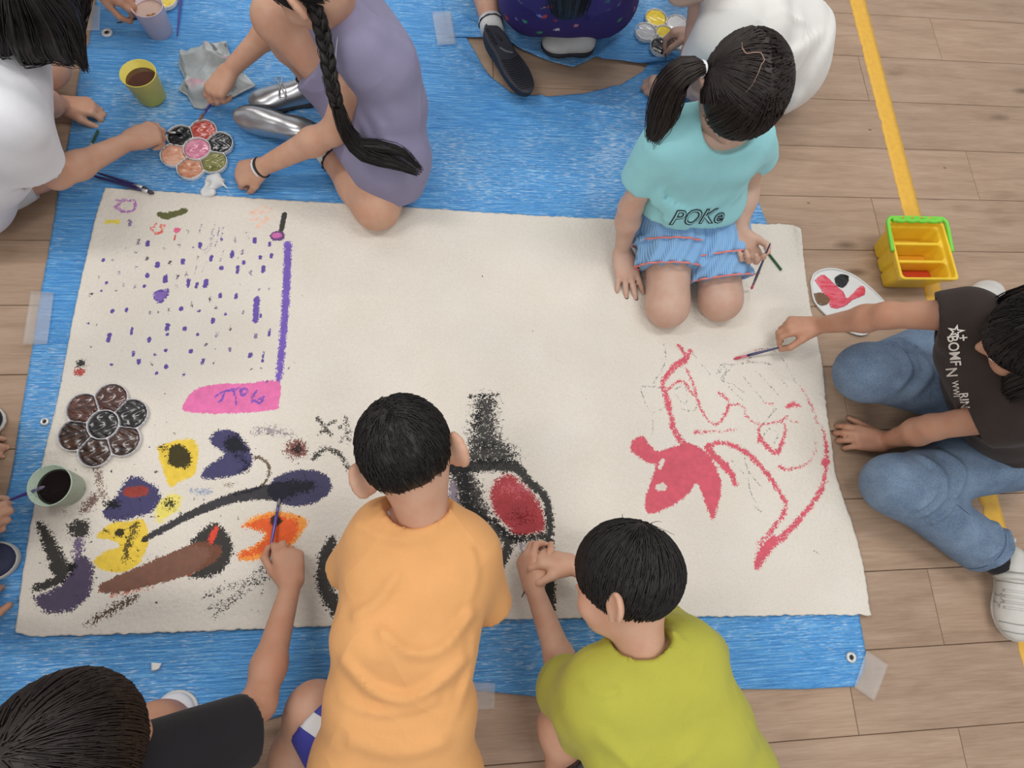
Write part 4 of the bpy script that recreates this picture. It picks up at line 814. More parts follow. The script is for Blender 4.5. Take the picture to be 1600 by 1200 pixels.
# ---- child in the black shirt ---------------------------------------------------
def black_child():
    p = person('child in a black T-shirt at the lower left corner reaching out with a brush', P(150, 1250))
    Cc = P(104, 1192, .575); fr = ortho((.16, .80, -.58), (.0, .6, .8)); neck = P(135, 1272, .465); rv = V3(.97, -.22, -.05)
    sl = [(P(140, 1285, .445), rv, .075, .050), (P(145, 1318, .40), rv, .066, .066), (P(150, 1350, .30), rv, .055, .068), (P(150, 1420, .18), rv, .065, .082)]
    SR, ER, WR = P(228, 1195, .42), P(404, 1100, .235), P(455, 912, .085); SL, EL, WL = P(20, 1240, .42), P(-100, 1120, .22), P(-75, 1000, .07)
    lens('blackR', SR, ER, WR); lens('blackL', SL, EL, WL)
    tip = P(437, 778, .014); aR, g = arm(SR, ER, WR, P(448, 842, .06)-WR, (-.30, .20, -.92), 'R', 'point', hs=1.06); aL, g2 = arm(SL, EL, WL, (.1, .9, -.2), (0, 0, -1), 'L', 'rest')
    sd = SDF(.009); torso(sd, sl, -.006); leg(sd, P(190, 1390, .16), P(238, 1150, .20), P(275, 1125, .06)); leg(sd, P(100, 1390, .16), P(20, 1190, .2), P(-20, 1230, .06))
    body(p, [head(Cc, fr, 1.02, neck), aR, aL, sd.mesh()], SKIN2); eyes(p, Cc, fr, 1.02)
    cuts = [((0, .095, -.065), (.08, .062, .090)), ((0, .01, -.165), (.13, .13, .105))]
    build('hair', *merge([cap(Cc, fr, 1.02, .015, cuts), scalp(Cc, fr, 1.02, (-.15, -.30, .93), boyregion(-.35, .48, .3), 3800, .075, .017, .0014, 7, .15, lift=.006), scalp(Cc, fr, 1.02, (-.15, -.3, .93), lambda d: (d[:, 1] > .2) & (d[:, 2] > .2), 400, .085, .017, .0013, 8, .2)]), HAIR2, p)
    BLK_ = cloth('black_jersey', (34, 33, 37), .1)
    s = SDF(.006); torso(s, sl, .012); sleeve(s, SR, P(382, 1142, .285), 1.0, .060, .058); sleeve(s, SL, EL, .62, .06, .056); ax = nrm(Cc-neck); s.cone(neck-ax*.03, neck, .048, .055, .03); s.plane(neck+ax*.012, ax, neck+ax*.05, .066)
    s.disp.append(wrinkle(21, 16, .003)); sh = build('shirt', *s.mesh(), BLK_, p); build('collar', *ringtube(neck+ax*.010, ax, .054, .0055, 40, .92), BLK_, sh)
    st = SDF(.008); st.cone(P(190, 1390, .16), P(215, 1220, .19), .085, .072, .03, flat=True); st.cone(P(100, 1390, .16), P(45, 1250, .19), .085, .072, .03, flat=True); torso(st, sl[3:], .004); build('shorts', *st.mesh(), cloth('charcoal_shorts', (52, 52, 58)), p)
    so, at = shoe(p, P(285, 1190, .0), P(278, 1078, .0)+V3(0, 0, .012), (0, 0, 1), simple('white_canvas', (218, 218, 222), .7, .04), simple('shoe_rubber', (206, 204, 196), .6), w=.040)
    text_on(so, so, 'ke', at(.62, .0, .05), (1, 0, 0), (0, 1, 0), .012, DARK, 'name_print')
    shoe(p, P(-20, 1300, 0), P(-10, 1190, 0), (0, 0, 1), bpy.data.materials['white_canvas'], bpy.data.materials['shoe_rubber'], w=.040)
    d = nrm(tip-g); brush('purple handled brush in the hand reaching up beside the orange painted fish', g-d*.06, tip, PURPLE_H, (120, 112, 120), .0036, PURPLE_F)
    return p
PURPLE_H = simple('purple_handle', (74, 58, 142), .3, .08, coat=.3); PURPLE_F = simple('purple_ferrule', (110, 104, 150), .3, metal=.6); NAVY_H = simple('navy_handle', (38, 34, 84), .3, .08, coat=.3); BLACK_H = simple('black_handle', (34, 32, 36), .3, .08, coat=.3)

# ---- child in the aqua shirt ----------------------------------------------------
def aqua_child():
    p = person('child with a side ponytail in an aqua T-shirt kneeling on the paper', P(1075, 420), .0125)
    Cc = P(1158, 137, .572); fr = ortho((.06, -.74, -.66), (.05, -.55, .83)); neck = P(1132, 188, .475); rv = nrm(P(1190, 215, .43)-P(1012, 222, .43))
    sl = [(V3(.588, .885, .440), rv, .056, .046), (V3(.596, .885, .385), rv, .050, .056), (V3(.610, .885, .30), rv, .042, .058), (V3(.630, .882, .21), rv, .046, .069), (V3(.648, .900, .13), rv, .058, .075)]
    SR, ER, WR = P(1036, 224, .425), P(985, 325, .225), P(972, 392, .055); SL, EL, WL = P(1178, 214, .425), P(1168, 292, .235), P(1153, 364, .175)
    lens('aquaR', SR, ER, WR); lens('aquaL', SL, EL, WL)
    aR, g = arm(SR, ER, WR, P(985, 455, .020)-WR, (.1, 0, -1), 'R', 'flat', rs=.95); aL, gL = arm(SL, EL, WL, P(1172, 406, .160)-WL, (-.35, -.25, .9), 'L', 'pinch', rs=.92, hs=1.02)
    sd = SDF(.0065); torso(sd, sl, -.006); leg(sd, P(1052, 322, .135), P(1043, 478, .058), P(1040, 330, .035), 1.02); leg(sd, P(1112, 318, .135), P(1126, 468, .058), P(1125, 320, .035), 1.02)
    body(p, [head(Cc, fr, 1.0, neck), aR, aL, sd.mesh()], SKIN3); eyes(p, Cc, fr)
    cuts = [((0, .098, -.075), (.070, .055, .085)), ((0, .02, -.165), (.13, .12, .100)), ((-.086, .01, -.04), (.014, .020, .034)), ((.086, .01, -.04), (.014, .020, .034))]
    tie = P(1095, 108, .605)
    tl = nrm(np.array([np.dot(tie-Cc, a) for a in fr]))
    def reg_bang(d): return (d[:, 1] > .15) & (d[:, 2] > .30) & (np.abs(d[:, 0]) < .75)
    def reg_side(d): return (d[:, 2] > -.45) & ~((d[:, 1] > .35) & (d[:, 2] < .75))
    # hair pulled to the two sides from the parting, fringe falling forward
    r_ = np.random.default_rng(9); pts = []; R, F, U = fr
    def pull(side, n, seed):
        q = np.random.default_rng(seed); d = q.normal(size=(n*6, 3)); d /= np.linalg.norm(d, axis=1)[:, None]; d = d[reg_side(d) & (d[:, 0]*side > -.01)][:n]; out = []; of = .010+q.uniform(-.002, .002, len(d));
        tg = tl.copy(); tg[0] = abs(tl[0])*side
        for k in range(7):
            e = HC+d*(HR+of[:, None]); out.append(Cc+e[:, :1]*R+e[:, 1:2]*F+e[:, 2:]*U); d = d+(tg-d)*.28+q.normal(size=d.shape)*.006; d /= np.linalg.norm(d, axis=1)[:, None]
        Pn = np.stack(out, 1); o = Pn-Cc; o /= np.linalg.norm(o, axis=2, keepdims=True); return strands(Pn, np.linspace(1, .8, 7)[None]*.0015, o)
    parts = [cap(Cc, fr, 1, .0085, cuts), pull(-1, 1000, 11), pull(1, 1000, 12), scalp(Cc, fr, 1, (0, -.15, 1), reg_bang, 1300, .085, .012, .0013, 13, .12, lift=.006)]
    hr = build('hair', *merge(parts), HAIR2, p)
    def on_skull(u, v, off=.0118):
        d = RM @ np.array([(u-800)/FPX, -(v-600)/FPX, -1.0]); o = V3(0, 0, CAMH)-Cc; rr = HR+off; A = np.array([np.dot(d, a)/r for a, r in zip(fr, rr)]); Bq = np.array([(np.dot(o, a)-h)/r for a, r, h in zip(fr, rr, HC)])
        a, b_, c_ = A @ A, 2*A @ Bq, Bq @ Bq-1; return V3(0, 0, CAMH)+d*((-b_-math.sqrt(max(b_*b_-4*a*c_, 0)))/(2*a))
    part = [on_skull(*q) for q in [(1159,66),(1160,76),(1166,84),(1178,82),(1189,82),(1195,94),(1190,100),(1184,116),(1176,132),(1164,146)]]
    build('parting', *tube(poly_resample(part, 40), np.interp(np.linspace(0, 1, 40), [0, .1, .6, 1], [.0005, .0012, .0009, .0004]), 6), simple('parting_scalp', (150, 118, 102), .6), hr)
    tail = [tie+V3(.008, .003, 0), P(1080, 106, .615), P(1054, 126, .585), P(1038, 166, .52), P(1020, 216, .45)]
    build('ponytail', *bundle(tail, [.012, .030, .046, .046, .020], 520, .0012, 14, 14, .6, .0016, tip=.03), HAIR2, hr)
    build('hair_tie', *ringtube(tie, tie-P(1080, 106, .615), .013, .0035, 20), simple('white_elastic', (222, 222, 224), .6), hr)
    AQ = cloth('aqua_jersey', (152, 212, 217), .05)
    s = SDF(.0055); torso(s, sl, .012); sleeve(s, SR, P(1000, 282, .295), 1.0, .050, .047); sleeve(s, SL, P(1184, 246, .31), 1.0, .046, .045)
    ax = nrm(Cc-neck+V3(0, -.10, .0)); s.cone(neck-ax*.03, neck, .045, .052, .03); s.plane(neck+ax*.016, ax, neck+ax*.05, .064); hem = P(1065, 352, .215); s.plane(hem, (.0, -.30, -1))
    for pts, w, a in [([(1025,290,.33),(1035,320,.30),(1070,340,.27)], .008, .006), ([(1020,315,.29),(1060,335,.27),(1110,330,.27)], .007, .005), ([(1130,300,.33),(1120,320,.29),(1085,338,.26)], .008, .005), ([(1045,245,.42),(1038,270,.37),(1030,300,.33)], .006, .005), ([(1170,235,.42),(1160,260,.37),(1140,290,.33)], .007, .006), ([(1000,340,.25),(1040,345,.25),(1080,350,.25)], .008, .004)]:
        s.disp.append(ridge([P(*q) for q in pts], w, a))
    s.disp.append(wrinkle(25, 15, .0030, (1.2, 1, .8)))
    sh = build('shirt', *s.mesh(), AQ, p); build('collar', *ringtube(neck+ax*.014, ax, .050, .0055, 40, .92), AQ, sh)
    OUTL = simple('print_black', (34, 38, 44), .7); c = P(1092, 340, .265); rr = nrm(V3(1, .06, 0)); text_on(sh, sh, 'POKe', c, rr, (0, .75, .66), .056, OUTL, 'print', .0022, bold=.030); text_on(sh, sh, 'POKe', c, rr, (0, .75, .66), .056, AQ, 'print_fill', .0032, bold=-.020)
    # tiered skort with ruffled hems
    BLU = cloth('seersucker', (128, 172, 214), .06); m, nt, b = newmat('seersucker_stripe'); w = nd(nt, 'ShaderNodeTexWave', wave_type='BANDS', bands_direction='X', i_Scale=75.0, i_Distortion=1.0); v = coords(nt); nt.links.new(v, w.inputs[0])
    nt.links.new(ramp(nt, w.outputs[0], [(.2, lin((112, 156, 202))), (.8, lin((146, 188, 226)))]), b.inputs['Base Color']); b.inputs['Roughness'].default_value = .85; bump(nt, b, w.outputs[0], .3, .001)
    COR = simple('coral_edge', (222, 128, 122), .8)
    k = SDF(.0052)
    legs = [(P(1050, 330, .135), P(1043, 478, .058)), (P(1112, 325, .135), P(1126, 468, .058))]
    hems = []
    for (h0, k0), fr_ in zip(legs, (.60, .78)):
        d = nrm(k0-h0); e = h0+(k0-h0)*fr_; e1 = h0+(k0-h0)*(fr_-.24); k.cone(h0, e, .082, .088, .02, flat=True); hems.append((e, d, .088, fr_))
        k.cone(h0, e1, .086, .097, .012, flat=True); hems.append((e1, d, .097, fr_))
    k.cone(sl[3][0]-rv*.044-V3(0, 0, .03), sl[3][0]+rv*.044-V3(0, 0, .03), .066, None, .03); k.plane((0, 0, .205), (0, -.3, 1))
    k.disp.append(lambda X, Y, Z: -.0045*np.sin(X*170+4*np.sin(Y*30))-.0015*waves(X, Y, Z, 31, 60, 5)); sk = build('skirt', *k.mesh(), m, p)
    for e, d, r, q in hems: build('ruffle_edge', *ringtube(e, d, r-.001, .0024, 90, 1.0, None, lambda t: .0035*np.sin(t*17)+.002*np.sin(t*7)), COR, sk)
    st = P(1174, 452, .022); d = nrm(st-gL); brush('brush with a pink tip hanging from the hand of the kneeling child in aqua', gL-d*.05, st, NAVY_H, (206, 84, 106), .0036, simple('pink_ferrule', (196, 110, 130), .4))
    return p
WSHOE = simple('white_leather', (200, 197, 190), .55, .06, bs=.15); GLINE = simple('grey_stitching', (150, 148, 144), .7); WSOLE = simple('white_rubber', (200, 198, 192), .6); BSHOE = simple('black_shoe', (36, 37, 44), .6); SOCKW = cloth('white_sock', (214, 212, 208)); SOCKB = cloth('black_sock', (36, 34, 38))
# ---- child in the dark brown shirt and jeans --------------------------------------
def brown_child():
    p = person('child in a dark brown shirt and blue jeans at the right end', P(1560, 690))
    Cc = P(1632, 525, .525); fr = ortho((-.80, .10, -.60), (-.60, .05, .80)); neck = P(1612, 580, .425)
    SR, ER, WR = P(1510, 492, .405), P(1385, 493, .285), P(1276, 509, .105); SL, EL, WL = P(1592, 645, .385), P(1455, 668, .205), P(1382, 690, .046)
    rv = nrm(SR-SL); lens('brownR', SR, ER, WR); lens('brownL', SL, EL, WL)
    c0 = (SR+SL)/2; pel = V3(1.40, .30, .12)
    sl = [(c0+V3(.005, 0, 0), rv, .075, .048), (c0+(pel-c0)*.22, rv, .062, .064), (c0+(pel-c0)*.55, rv, .050, .066), (pel, rv, .062, .080)]
    aR, gR = arm(SR, ER, WR, P(1226, 509, .085)-WR, (-.15, -.30, -.92), 'R', 'pinch'); aL, gL = arm(SL, EL, WL, P(1318, 680, .030)-WL, (0, 0, -1), 'L', 'rest')
    H1, K1, A1 = pel+rv*.08, P(1352, 582, .120), P(1495, 522, .06); H2, K2, A2 = pel-rv*.08, P(1398, 758, .115), P(1552, 868, .055)
    lens('leg', H1, K1, A1); lens('leg2', H2, K2, A2)
    sd = SDF(.009); torso(sd, sl, -.006); leg(sd, H1, K1, A1, .95); leg(sd, H2, K2, A2, .95)
    body(p, [head(Cc, fr, 1.0, neck), aR, aL, sd.mesh()], SKIN2); eyes(p, Cc, fr)
    cuts = [((0, .105, -.060), (.060, .055, .085)), ((0, .03, -.165), (.12, .10, .10))]
    R, F, U = fr; L = lambda x, y, z: Cc+R*x+F*y+U*z
    hp = [cap(Cc, fr, 1, .010, cuts), scalp(Cc, fr, 1, (0, -.1, 1), lambda d: d[:, 2] > -.2, 2600, .10, .013, .0014, 41, .12, grav=(0, -.1, 0), lift=.004)]
    for i, (x, y, z, ex, ey, ez, w) in enumerate([(-.075, .0, .03, -.075, .05, -.20, .034), (-.06, -.06, .03, -.075, -.03, -.24, .040), (.075, .0, .03, .080, .05, -.16, .034), (.065, -.055, .03, .080, -.03, -.22, .040), (0, -.09, .03, 0, -.10, -.24, .055)]):
        a = L(x, y, z); e = L(ex, ey, -.06); t = L(ex*.95, ey, ez); hp.append(bundle([a, e, t], [.03, w, w*.9, .012], 240, .0013, 50+i, 12, .6, .0015, tip=.03))
    hp.append(scalp(Cc, fr, 1, (0, -.3, 1), lambda d: (d[:, 1] > .1) & (d[:, 2] > .2), 500, .09, .013, .0013, 58, .12))
    build('hair', *merge(hp), HAIR, p)
    BR = cloth('brown_jersey', (52, 42, 38), .1)
    s = SDF(.0055); torso(s, sl, .013); sleeve(s, SR, P(1466, 497, .375), 1.0, .060, .056); sleeve(s, SL, P(1535, 658, .33), 1.0, .060, .058); ax = nrm(Cc-neck); s.cone(neck-ax*.03, neck, .046, .053, .03); s.plane(neck+ax*.012, ax, neck+ax*.05, .066)
    s.disp.append(wrinkle(43, 15, .003)); sh = build('shirt', *s.mesh(), BR, p); build('collar', *ringtube(neck+ax*.010, ax, .051, .005, 36), simple('pale_collar', (206, 196, 200), .8), sh)
    PRN = simple('print_cream', (222, 214, 206), .7)
    dn = V3(-.15, -1, 0)                                    # lettering runs down the front, read from the right
    for tx, u, v, z, sz in [('☆', 1492, 518, .33, .030), ('+', 1504, 528, .33, .026), ('BOMF', 1490, 548, .33, .026), ('N', 1486, 582, .32, .028), ('WWI', 1493, 608, .30, .016), ('RIN', 1506, 626, .29, .022)]:
        text_on(sh, sh, tx, P(u, v, z), dn, (.75, -.1, .65), sz, PRN, 'print', .002, ray=V3(0, 0, CAMH)-P(u, v, z), bold=.015)
    # pale band on the sleeve
    a = P(1560, 668, .375); b = P(1612, 628, .40); build('sleeve_band', *tube([a+V3(0, 0, .012), (a+b)/2+V3(0, 0, .026), b+V3(0, 0, .02)], [.008, .009, .009], 8), simple('band_pink', (226, 210, 214), .8), sh)
    m, nt, bb = newmat('denim'); v = coords(nt); n1 = noise(nt, v, 16, 4, .6); n2 = noise(nt, coords(nt, (1, 1, 1), (0, 0, .8)), 420, 2)
    c = ramp(nt, n1, [(.3, lin((80, 98, 122))), (.7, lin((116, 136, 158)))]); c = mixc(nt, .25, c, ramp(nt, n2, [(.35, lin((60, 80, 110))), (.65, lin((146, 166, 188)))])); nt.links.new(c, bb.inputs['Base Color']); bb.inputs['Roughness'].default_value = .9; bump(nt, bb, n2, .25, .0008); DEN = m
    s = SDF(.006)
    for (h_, k_, a_, fr_) in ((H1, K1, A1, .82), (H2, K2, A2, .90)):
        e = k_+(a_-k_)*fr_; d = nrm(a_-k_); s.cone(h_, k_, .088, .064, .03); s.ell(k_, np.eye(3), [.066]*3, .03); s.cone(k_, e, .062, .064, .03, flat=True); s.cone(e-d*.025, e+d*.02, .056, .057, .002, 's')
        nn = nrm(np.cross(d, nrm(h_-k_)))
        for q in (.12, .2, .3, .8, .9):
            c = k_+(a_-k_)*q; s.disp.append(ridge([c+V3(0, 0, .058)+np.cross(d, V3(0, 0, 1))*.05, c+V3(0, 0, .066)+d*.015, c+V3(0, 0, .058)-np.cross(d, V3(0, 0, 1))*.05], .007, .005))
        for q in (.15, .3, .75, .9):
            c = k_+(h_-k_)*q; d2 = nrm(h_-k_); s.disp.append(ridge([c+V3(0, 0, .060)+np.cross(d2, V3(0, 0, 1))*.05, c+V3(0, 0, .070)+d2*.02, c+V3(0, 0, .060)-np.cross(d2, V3(0, 0, 1))*.05], .010, .004))
    torso(s, [sl[3]], .012); s.disp.append(wrinkle(47, 20, .0022)); s.plane((0, 0, .003), (0, 0, -1)); jn = build('jeans', *s.mesh(), DEN, p)
    SEAM = simple('jeans_seam', (62, 80, 108), .9)
    for (h_, k_, a_, fr_) in ((H1, K1, A1, .82), (H2, K2, A2, .90)):
        e = k_+(a_-k_)*fr_; d = nrm(a_-k_); build('cuff_seam', *ringtube(e-d*.018, d, .0640, .0022, 40), SEAM, jn); build('cuff_edge', *ringtube(e-d*.003, d, .0615, .0035, 40), DEN, jn)
    e = K2+(A2-K2)*.88; build('side_seam', *tube(spline([K2+V3(.03, -.01, .064), K2+(A2-K2)*.35+V3(.012, .012, .0635), e+V3(.0, .01, .062)]), .0018, 6), SEAM, jn)
    # trainers lying on their sides, socks
    build('sock', *tube([A2-nrm(A2-K2)*.03, A2, A2+nrm(P(1572, 890, .055)-A2)*.03], [.034, .036, .036], 18), SOCKB, p); build('sock', *tube([A1-nrm(A1-K1)*.02, A1+nrm(A1-K1)*.02], [.033, .034], 18), SOCKB, p)
    so, at = shoe(p, P(1548, 858, .018)+V3(.035, .0, .02), P(1570, 1000, .02)+V3(.015, 0, .015), (-.62, -.15, .78), WSHOE, WSOLE, 1.15, w=.042, hgt=.062, label='white trainer with strap and star')
    upv = nrm(at(0, 0, 1)-at(0, 0, 0)); rvv = at(0, 1, 0)-at(0, 0, 0)
    dr = lambda q, off: drape(so, q, upv, off)
    for q in (.50, .56, .62, .68): build('lace', *tube(dr(poly_resample([at(q, -.024, .03), at(q, .024, .03)], 10), .001), .0026, 8), WSOLE, so)
    build('strap', *tube(dr(poly_resample([at(.34, -.036, .03), at(.34, .036, .03)], 14), .0), .0080, 8), WSHOE, so)
    for q in (.29, .40, .83, .92): build('stitching', *tube(dr(poly_resample([at(q, -.034, .03), at(q+.012, 0, .03), at(q, .034, .03)], 14), .0004), .0013, 6), GLINE, so)
    sd_ = nrm(upv*.75-nrm(rvv)*.65)
    for sgn in (-1, 1):
        sdir = nrm(upv*.7+nrm(rvv)*sgn*.7); star = [at(.60+.085*math.cos(a_)*(1 if k % 2 == 0 else .42), sgn*.022, .030)+np.cross(sdir, nrm(at(1, 0, 0)-at(0, 0, 0)))*.018*math.sin(a_)*(1 if k % 2 == 0 else .42) for k, a_ in enumerate(np.arange(11)*math.pi/5)]; build('star_outline', *tube(drape(so, poly_resample(star, 44), sdir, .0006), .0013, 6), GLINE, so)
    build('pull_tab', *tube(spline([at(-.01, 0, .055), at(-.06, 0, .072), at(-.03, 0, .078)]), .004, 8), WSHOE, so)
    shoe(p, P(1490, 500, .0), P(1540, 452, .0)+V3(.03, .0, 0), (-.2, .3, .9), WSHOE, WSOLE, 1.1, w=.042, hgt=.055)
    tip = P(1146, 561, .013); d = nrm(tip-gR); brush('dark purple brush with a pink wet tip over the pencilled dinosaur', gR-d*.045, tip, NAVY_H, (196, 60, 86), .0036, simple('wet_pink', (206, 110, 126), .4))
    return p

# ---- child in the lavender dress with the long braid -----------------------------------
def lavender_child():
    p = person('child with a long black braid in a lavender dress crouching by the flower palette', P(600, 250))
    Cc = P(478, -48, .565); fr = ortho((-.70, .30, -.65), (-.45, .25, .85)); neck = P(525, 5, .475)
    SR, ER, WR = P(562, 98, .405), P(522, 205, .225), P(408, 262, .075); SL, EL, WL = P(462, -60, .40), P(440, 30, .22), P(357, 112, .105)
    rv = nrm(V3(.16, -.26, 0)); lens('lavR', SR, ER, WR); lens('lavL', SL, EL, WL)
    sl = [(P(540, 35, .425), rv, .070, .048), (P(570, 70, .37), rv, .060, .066), (P(592, 140, .27), rv, .046, .070), (P(592, 222, .15), rv, .050, .084)]
    aR, gR = arm(SR, ER, WR, P(362, 275, .035)-WR, (-.2, .25, -.95), 'R', 'curl', rs=1.05); aL, gL = arm(SL, EL, WL, P(328, 152, .075)-WL, (.15, .1, -.95), 'L', 'pinch')
    H1, K1, A1 = sl[3][0]-rv*.06+V3(0, .05, 0), P(432, 28, .33), P(492, 130, .085); H2, K2, A2 = sl[3][0]+rv*.06, P(588, 322, .062), P(510, 235, .055)
    lens('lavleg', H1, K1, A1); lens('lavleg2', H2, K2, A2)
    sd = SDF(.0068); torso(sd, sl, -.008); leg(sd, H1, K1, A1, 1.0); leg(sd, H2, K2, A2, 1.12)
    body(p, [head(Cc, fr, 1.0, neck), aR, aL, sd.mesh()], SKIN); eyes(p, Cc, fr)
    cuts = [((0, .095, -.065), (.070, .055, .088)), ((0, .03, -.165), (.13, .11, .10)), ((.084, .012, -.045), (.018, .024, .050))]
    hr = build('hair', *merge([cap(Cc, fr, 1, .009, cuts), scalp(Cc, fr, 1, (0, .3, .95), boyregion(-.3, .5, .3), 1500, .07, .011, .0013, 61, .15)]), HAIR, p)
    g = poly_resample([P(476, -40, .55), P(492, 10, .545), P(508, 70, .49), P(517, 125, .44), P(527, 165, .39)], 46, True); T, N, B = frames(g); tt = np.linspace(0, 11*math.pi, 46); bp = []
    for k in range(3):
        ph = tt/1.5+k*2*math.pi/3; gg = g+N*(.0080*np.sin(ph))[:, None]+B*(.005*np.sin(2*ph))[:, None]; bp.append(bundle(gg, [.009]*4, 44, .0011, 70+k, 46, .85, .0004))
    bp.append(bundle([P(525, 160, .39), P(540, 205, .31), P(572, 240, .265), P(610, 252, .245), P(648, 268, .24)], [.019, .026, .030, .024, .006], 420, .0011, 75, 16, .5, .0016, tip=.05))
    bp.append(bundle([P(560, 225, .285), P(600, 228, .265), P(632, 240, .25), P(656, 262, .22)], [.014, .018, .014, .003], 120, .001, 76, 12, .5, .0016, tip=.03))
    build('braid', *merge(bp), HAIR, hr)
    LAV = cloth('lavender_cotton', (138, 133, 160), .06)
    s = SDF(.006); torso(s, sl, .014); sleeve(s, SR+V3(.005, .03, .01), P(556, 92, .39), 1.0, .055, .060); sleeve(s, SL, EL, .45, .055, .052)
    s.cone(H1+V3(0, 0, .0), H1+(K1-H1)*.55, .095, .085, .03, flat=True); s.cone(H2+V3(0, 0, .02), P(612, 288, .075), .088, .080, .03, flat=True)
    ax = nrm(Cc-neck); s.cone(neck-ax*.03, neck, .045, .053, .03); s.plane(neck+ax*.010, ax, neck+ax*.05, .064)
    for pts, w, a in [([(580,125,.33),(600,170,.30),(632,200,.26)], .010, .010), ([(570,150,.32),(580,190,.28),(605,225,.25)], .010, .011), ([(560,170,.29),(565,200,.26),(580,230,.23)], .009, .009), ([(610,190,.27),(640,215,.22),(660,220,.18)], .010, .008), ([(630,240,.2),(650,262,.15),(660,280,.10)], .010, .008), ([(590,60,.45),(620,80,.42),(650,110,.36)], .016, .004), ([(560,20,.48),(590,40,.46),(630,60,.42)], .012, .003), ([(600,95,.40),(625,120,.36),(655,150,.30)], .016, .005)]:
        s.disp.append(ridge([P(*q) for q in pts], w, a))
    s.disp.append(wrinkle(77, 13, .003)); s.plane((0, 0, .006), (0, 0, -1)); dr = build('dress', *s.mesh(), LAV, p); build('piping', *tube(spline([P(522, 28, .485), P(530, 45, .480), P(526, 70, .462), P(524, 98, .43)]), .0018, 6), simple('pale_piping', (196, 190, 204), .8), dr)
    SIL = simple('silver_leather', (196, 196, 198), .28, .05, 20, metal=.85, bs=.1); BSOLE = simple('dark_sole', (40, 40, 46), .6); GSOCK = cloth('grey_sock', (206, 202, 196))
    for A, K, lab in ((A1, K1, 0), (A2, K2, 1)):
        d = nrm(K-A); so = build('sock', *tube([A-d*.02, A+d*.01, A+d*.035], [.034, .036, .037], 20), GSOCK, p); build('scalloped_edge', *ringtube(A+d*.036, d, .0375, .0028, 60, 1, None, lambda t: .002*np.sin(t*14)), simple('sock_edge', (34, 32, 34), .8) if 'sock_edge' not in bpy.data.materials else bpy.data.materials['sock_edge'], so)
    s1, at = shoe(p, P(512, 150, .006)+V3(.0, .0, .0), P(392, 166, .006), (.0, .0, 1), SIL, BSOLE, 1.0, w=.037, hgt=.058)
    for q in (.52, .60): build('lace', *tube(spline([at(q, -.026, .048-.06*(q-.5)), at(q-.02, -.01, .058-.06*(q-.5)), at(q, .01, .058-.06*(q-.5)), at(q+.01, .028, .046-.06*(q-.5))]), .0022, 8), SIL, s1)
    build('bow', *tube(spline([at(.55, 0, .060), at(.52, .030, .056), at(.60, .035, .05), at(.56, .004, .058), at(.60, -.03, .052), at(.52, -.034, .052), at(.55, 0, .060)]), .0020, 8), SIL, s1)
    shoe(p, P(508, 222, .0)+V3(0, 0, .034), P(375, 192, .0)+V3(0, 0, .032), (.1, -.75, .62), SIL, BSOLE, 1.0, w=.036, hgt=.056)
    wb = WR+nrm(WR-ER)*-.002; f = nrm(WR-ER); br = build('bracelet', *ringtube(wb, f, .0245, .0032, 30), simple('black_band', (30, 28, 30), .6), p); build('bead_string', *ringtube(wb+f*.008, f, .0245, .0030, 30, 1, None, lambda t: .0012*np.sin(t*14)), simple('white_bead', (220, 214, 216), .3), br)
    tip = P(311, 188, .022); d = nrm(tip-gL); brush('purple brush dipping into the red well of the flower palette', gL-d*.04, tip, PURPLE_H, (150, 96, 60), .0034, PURPLE_F)
    return p

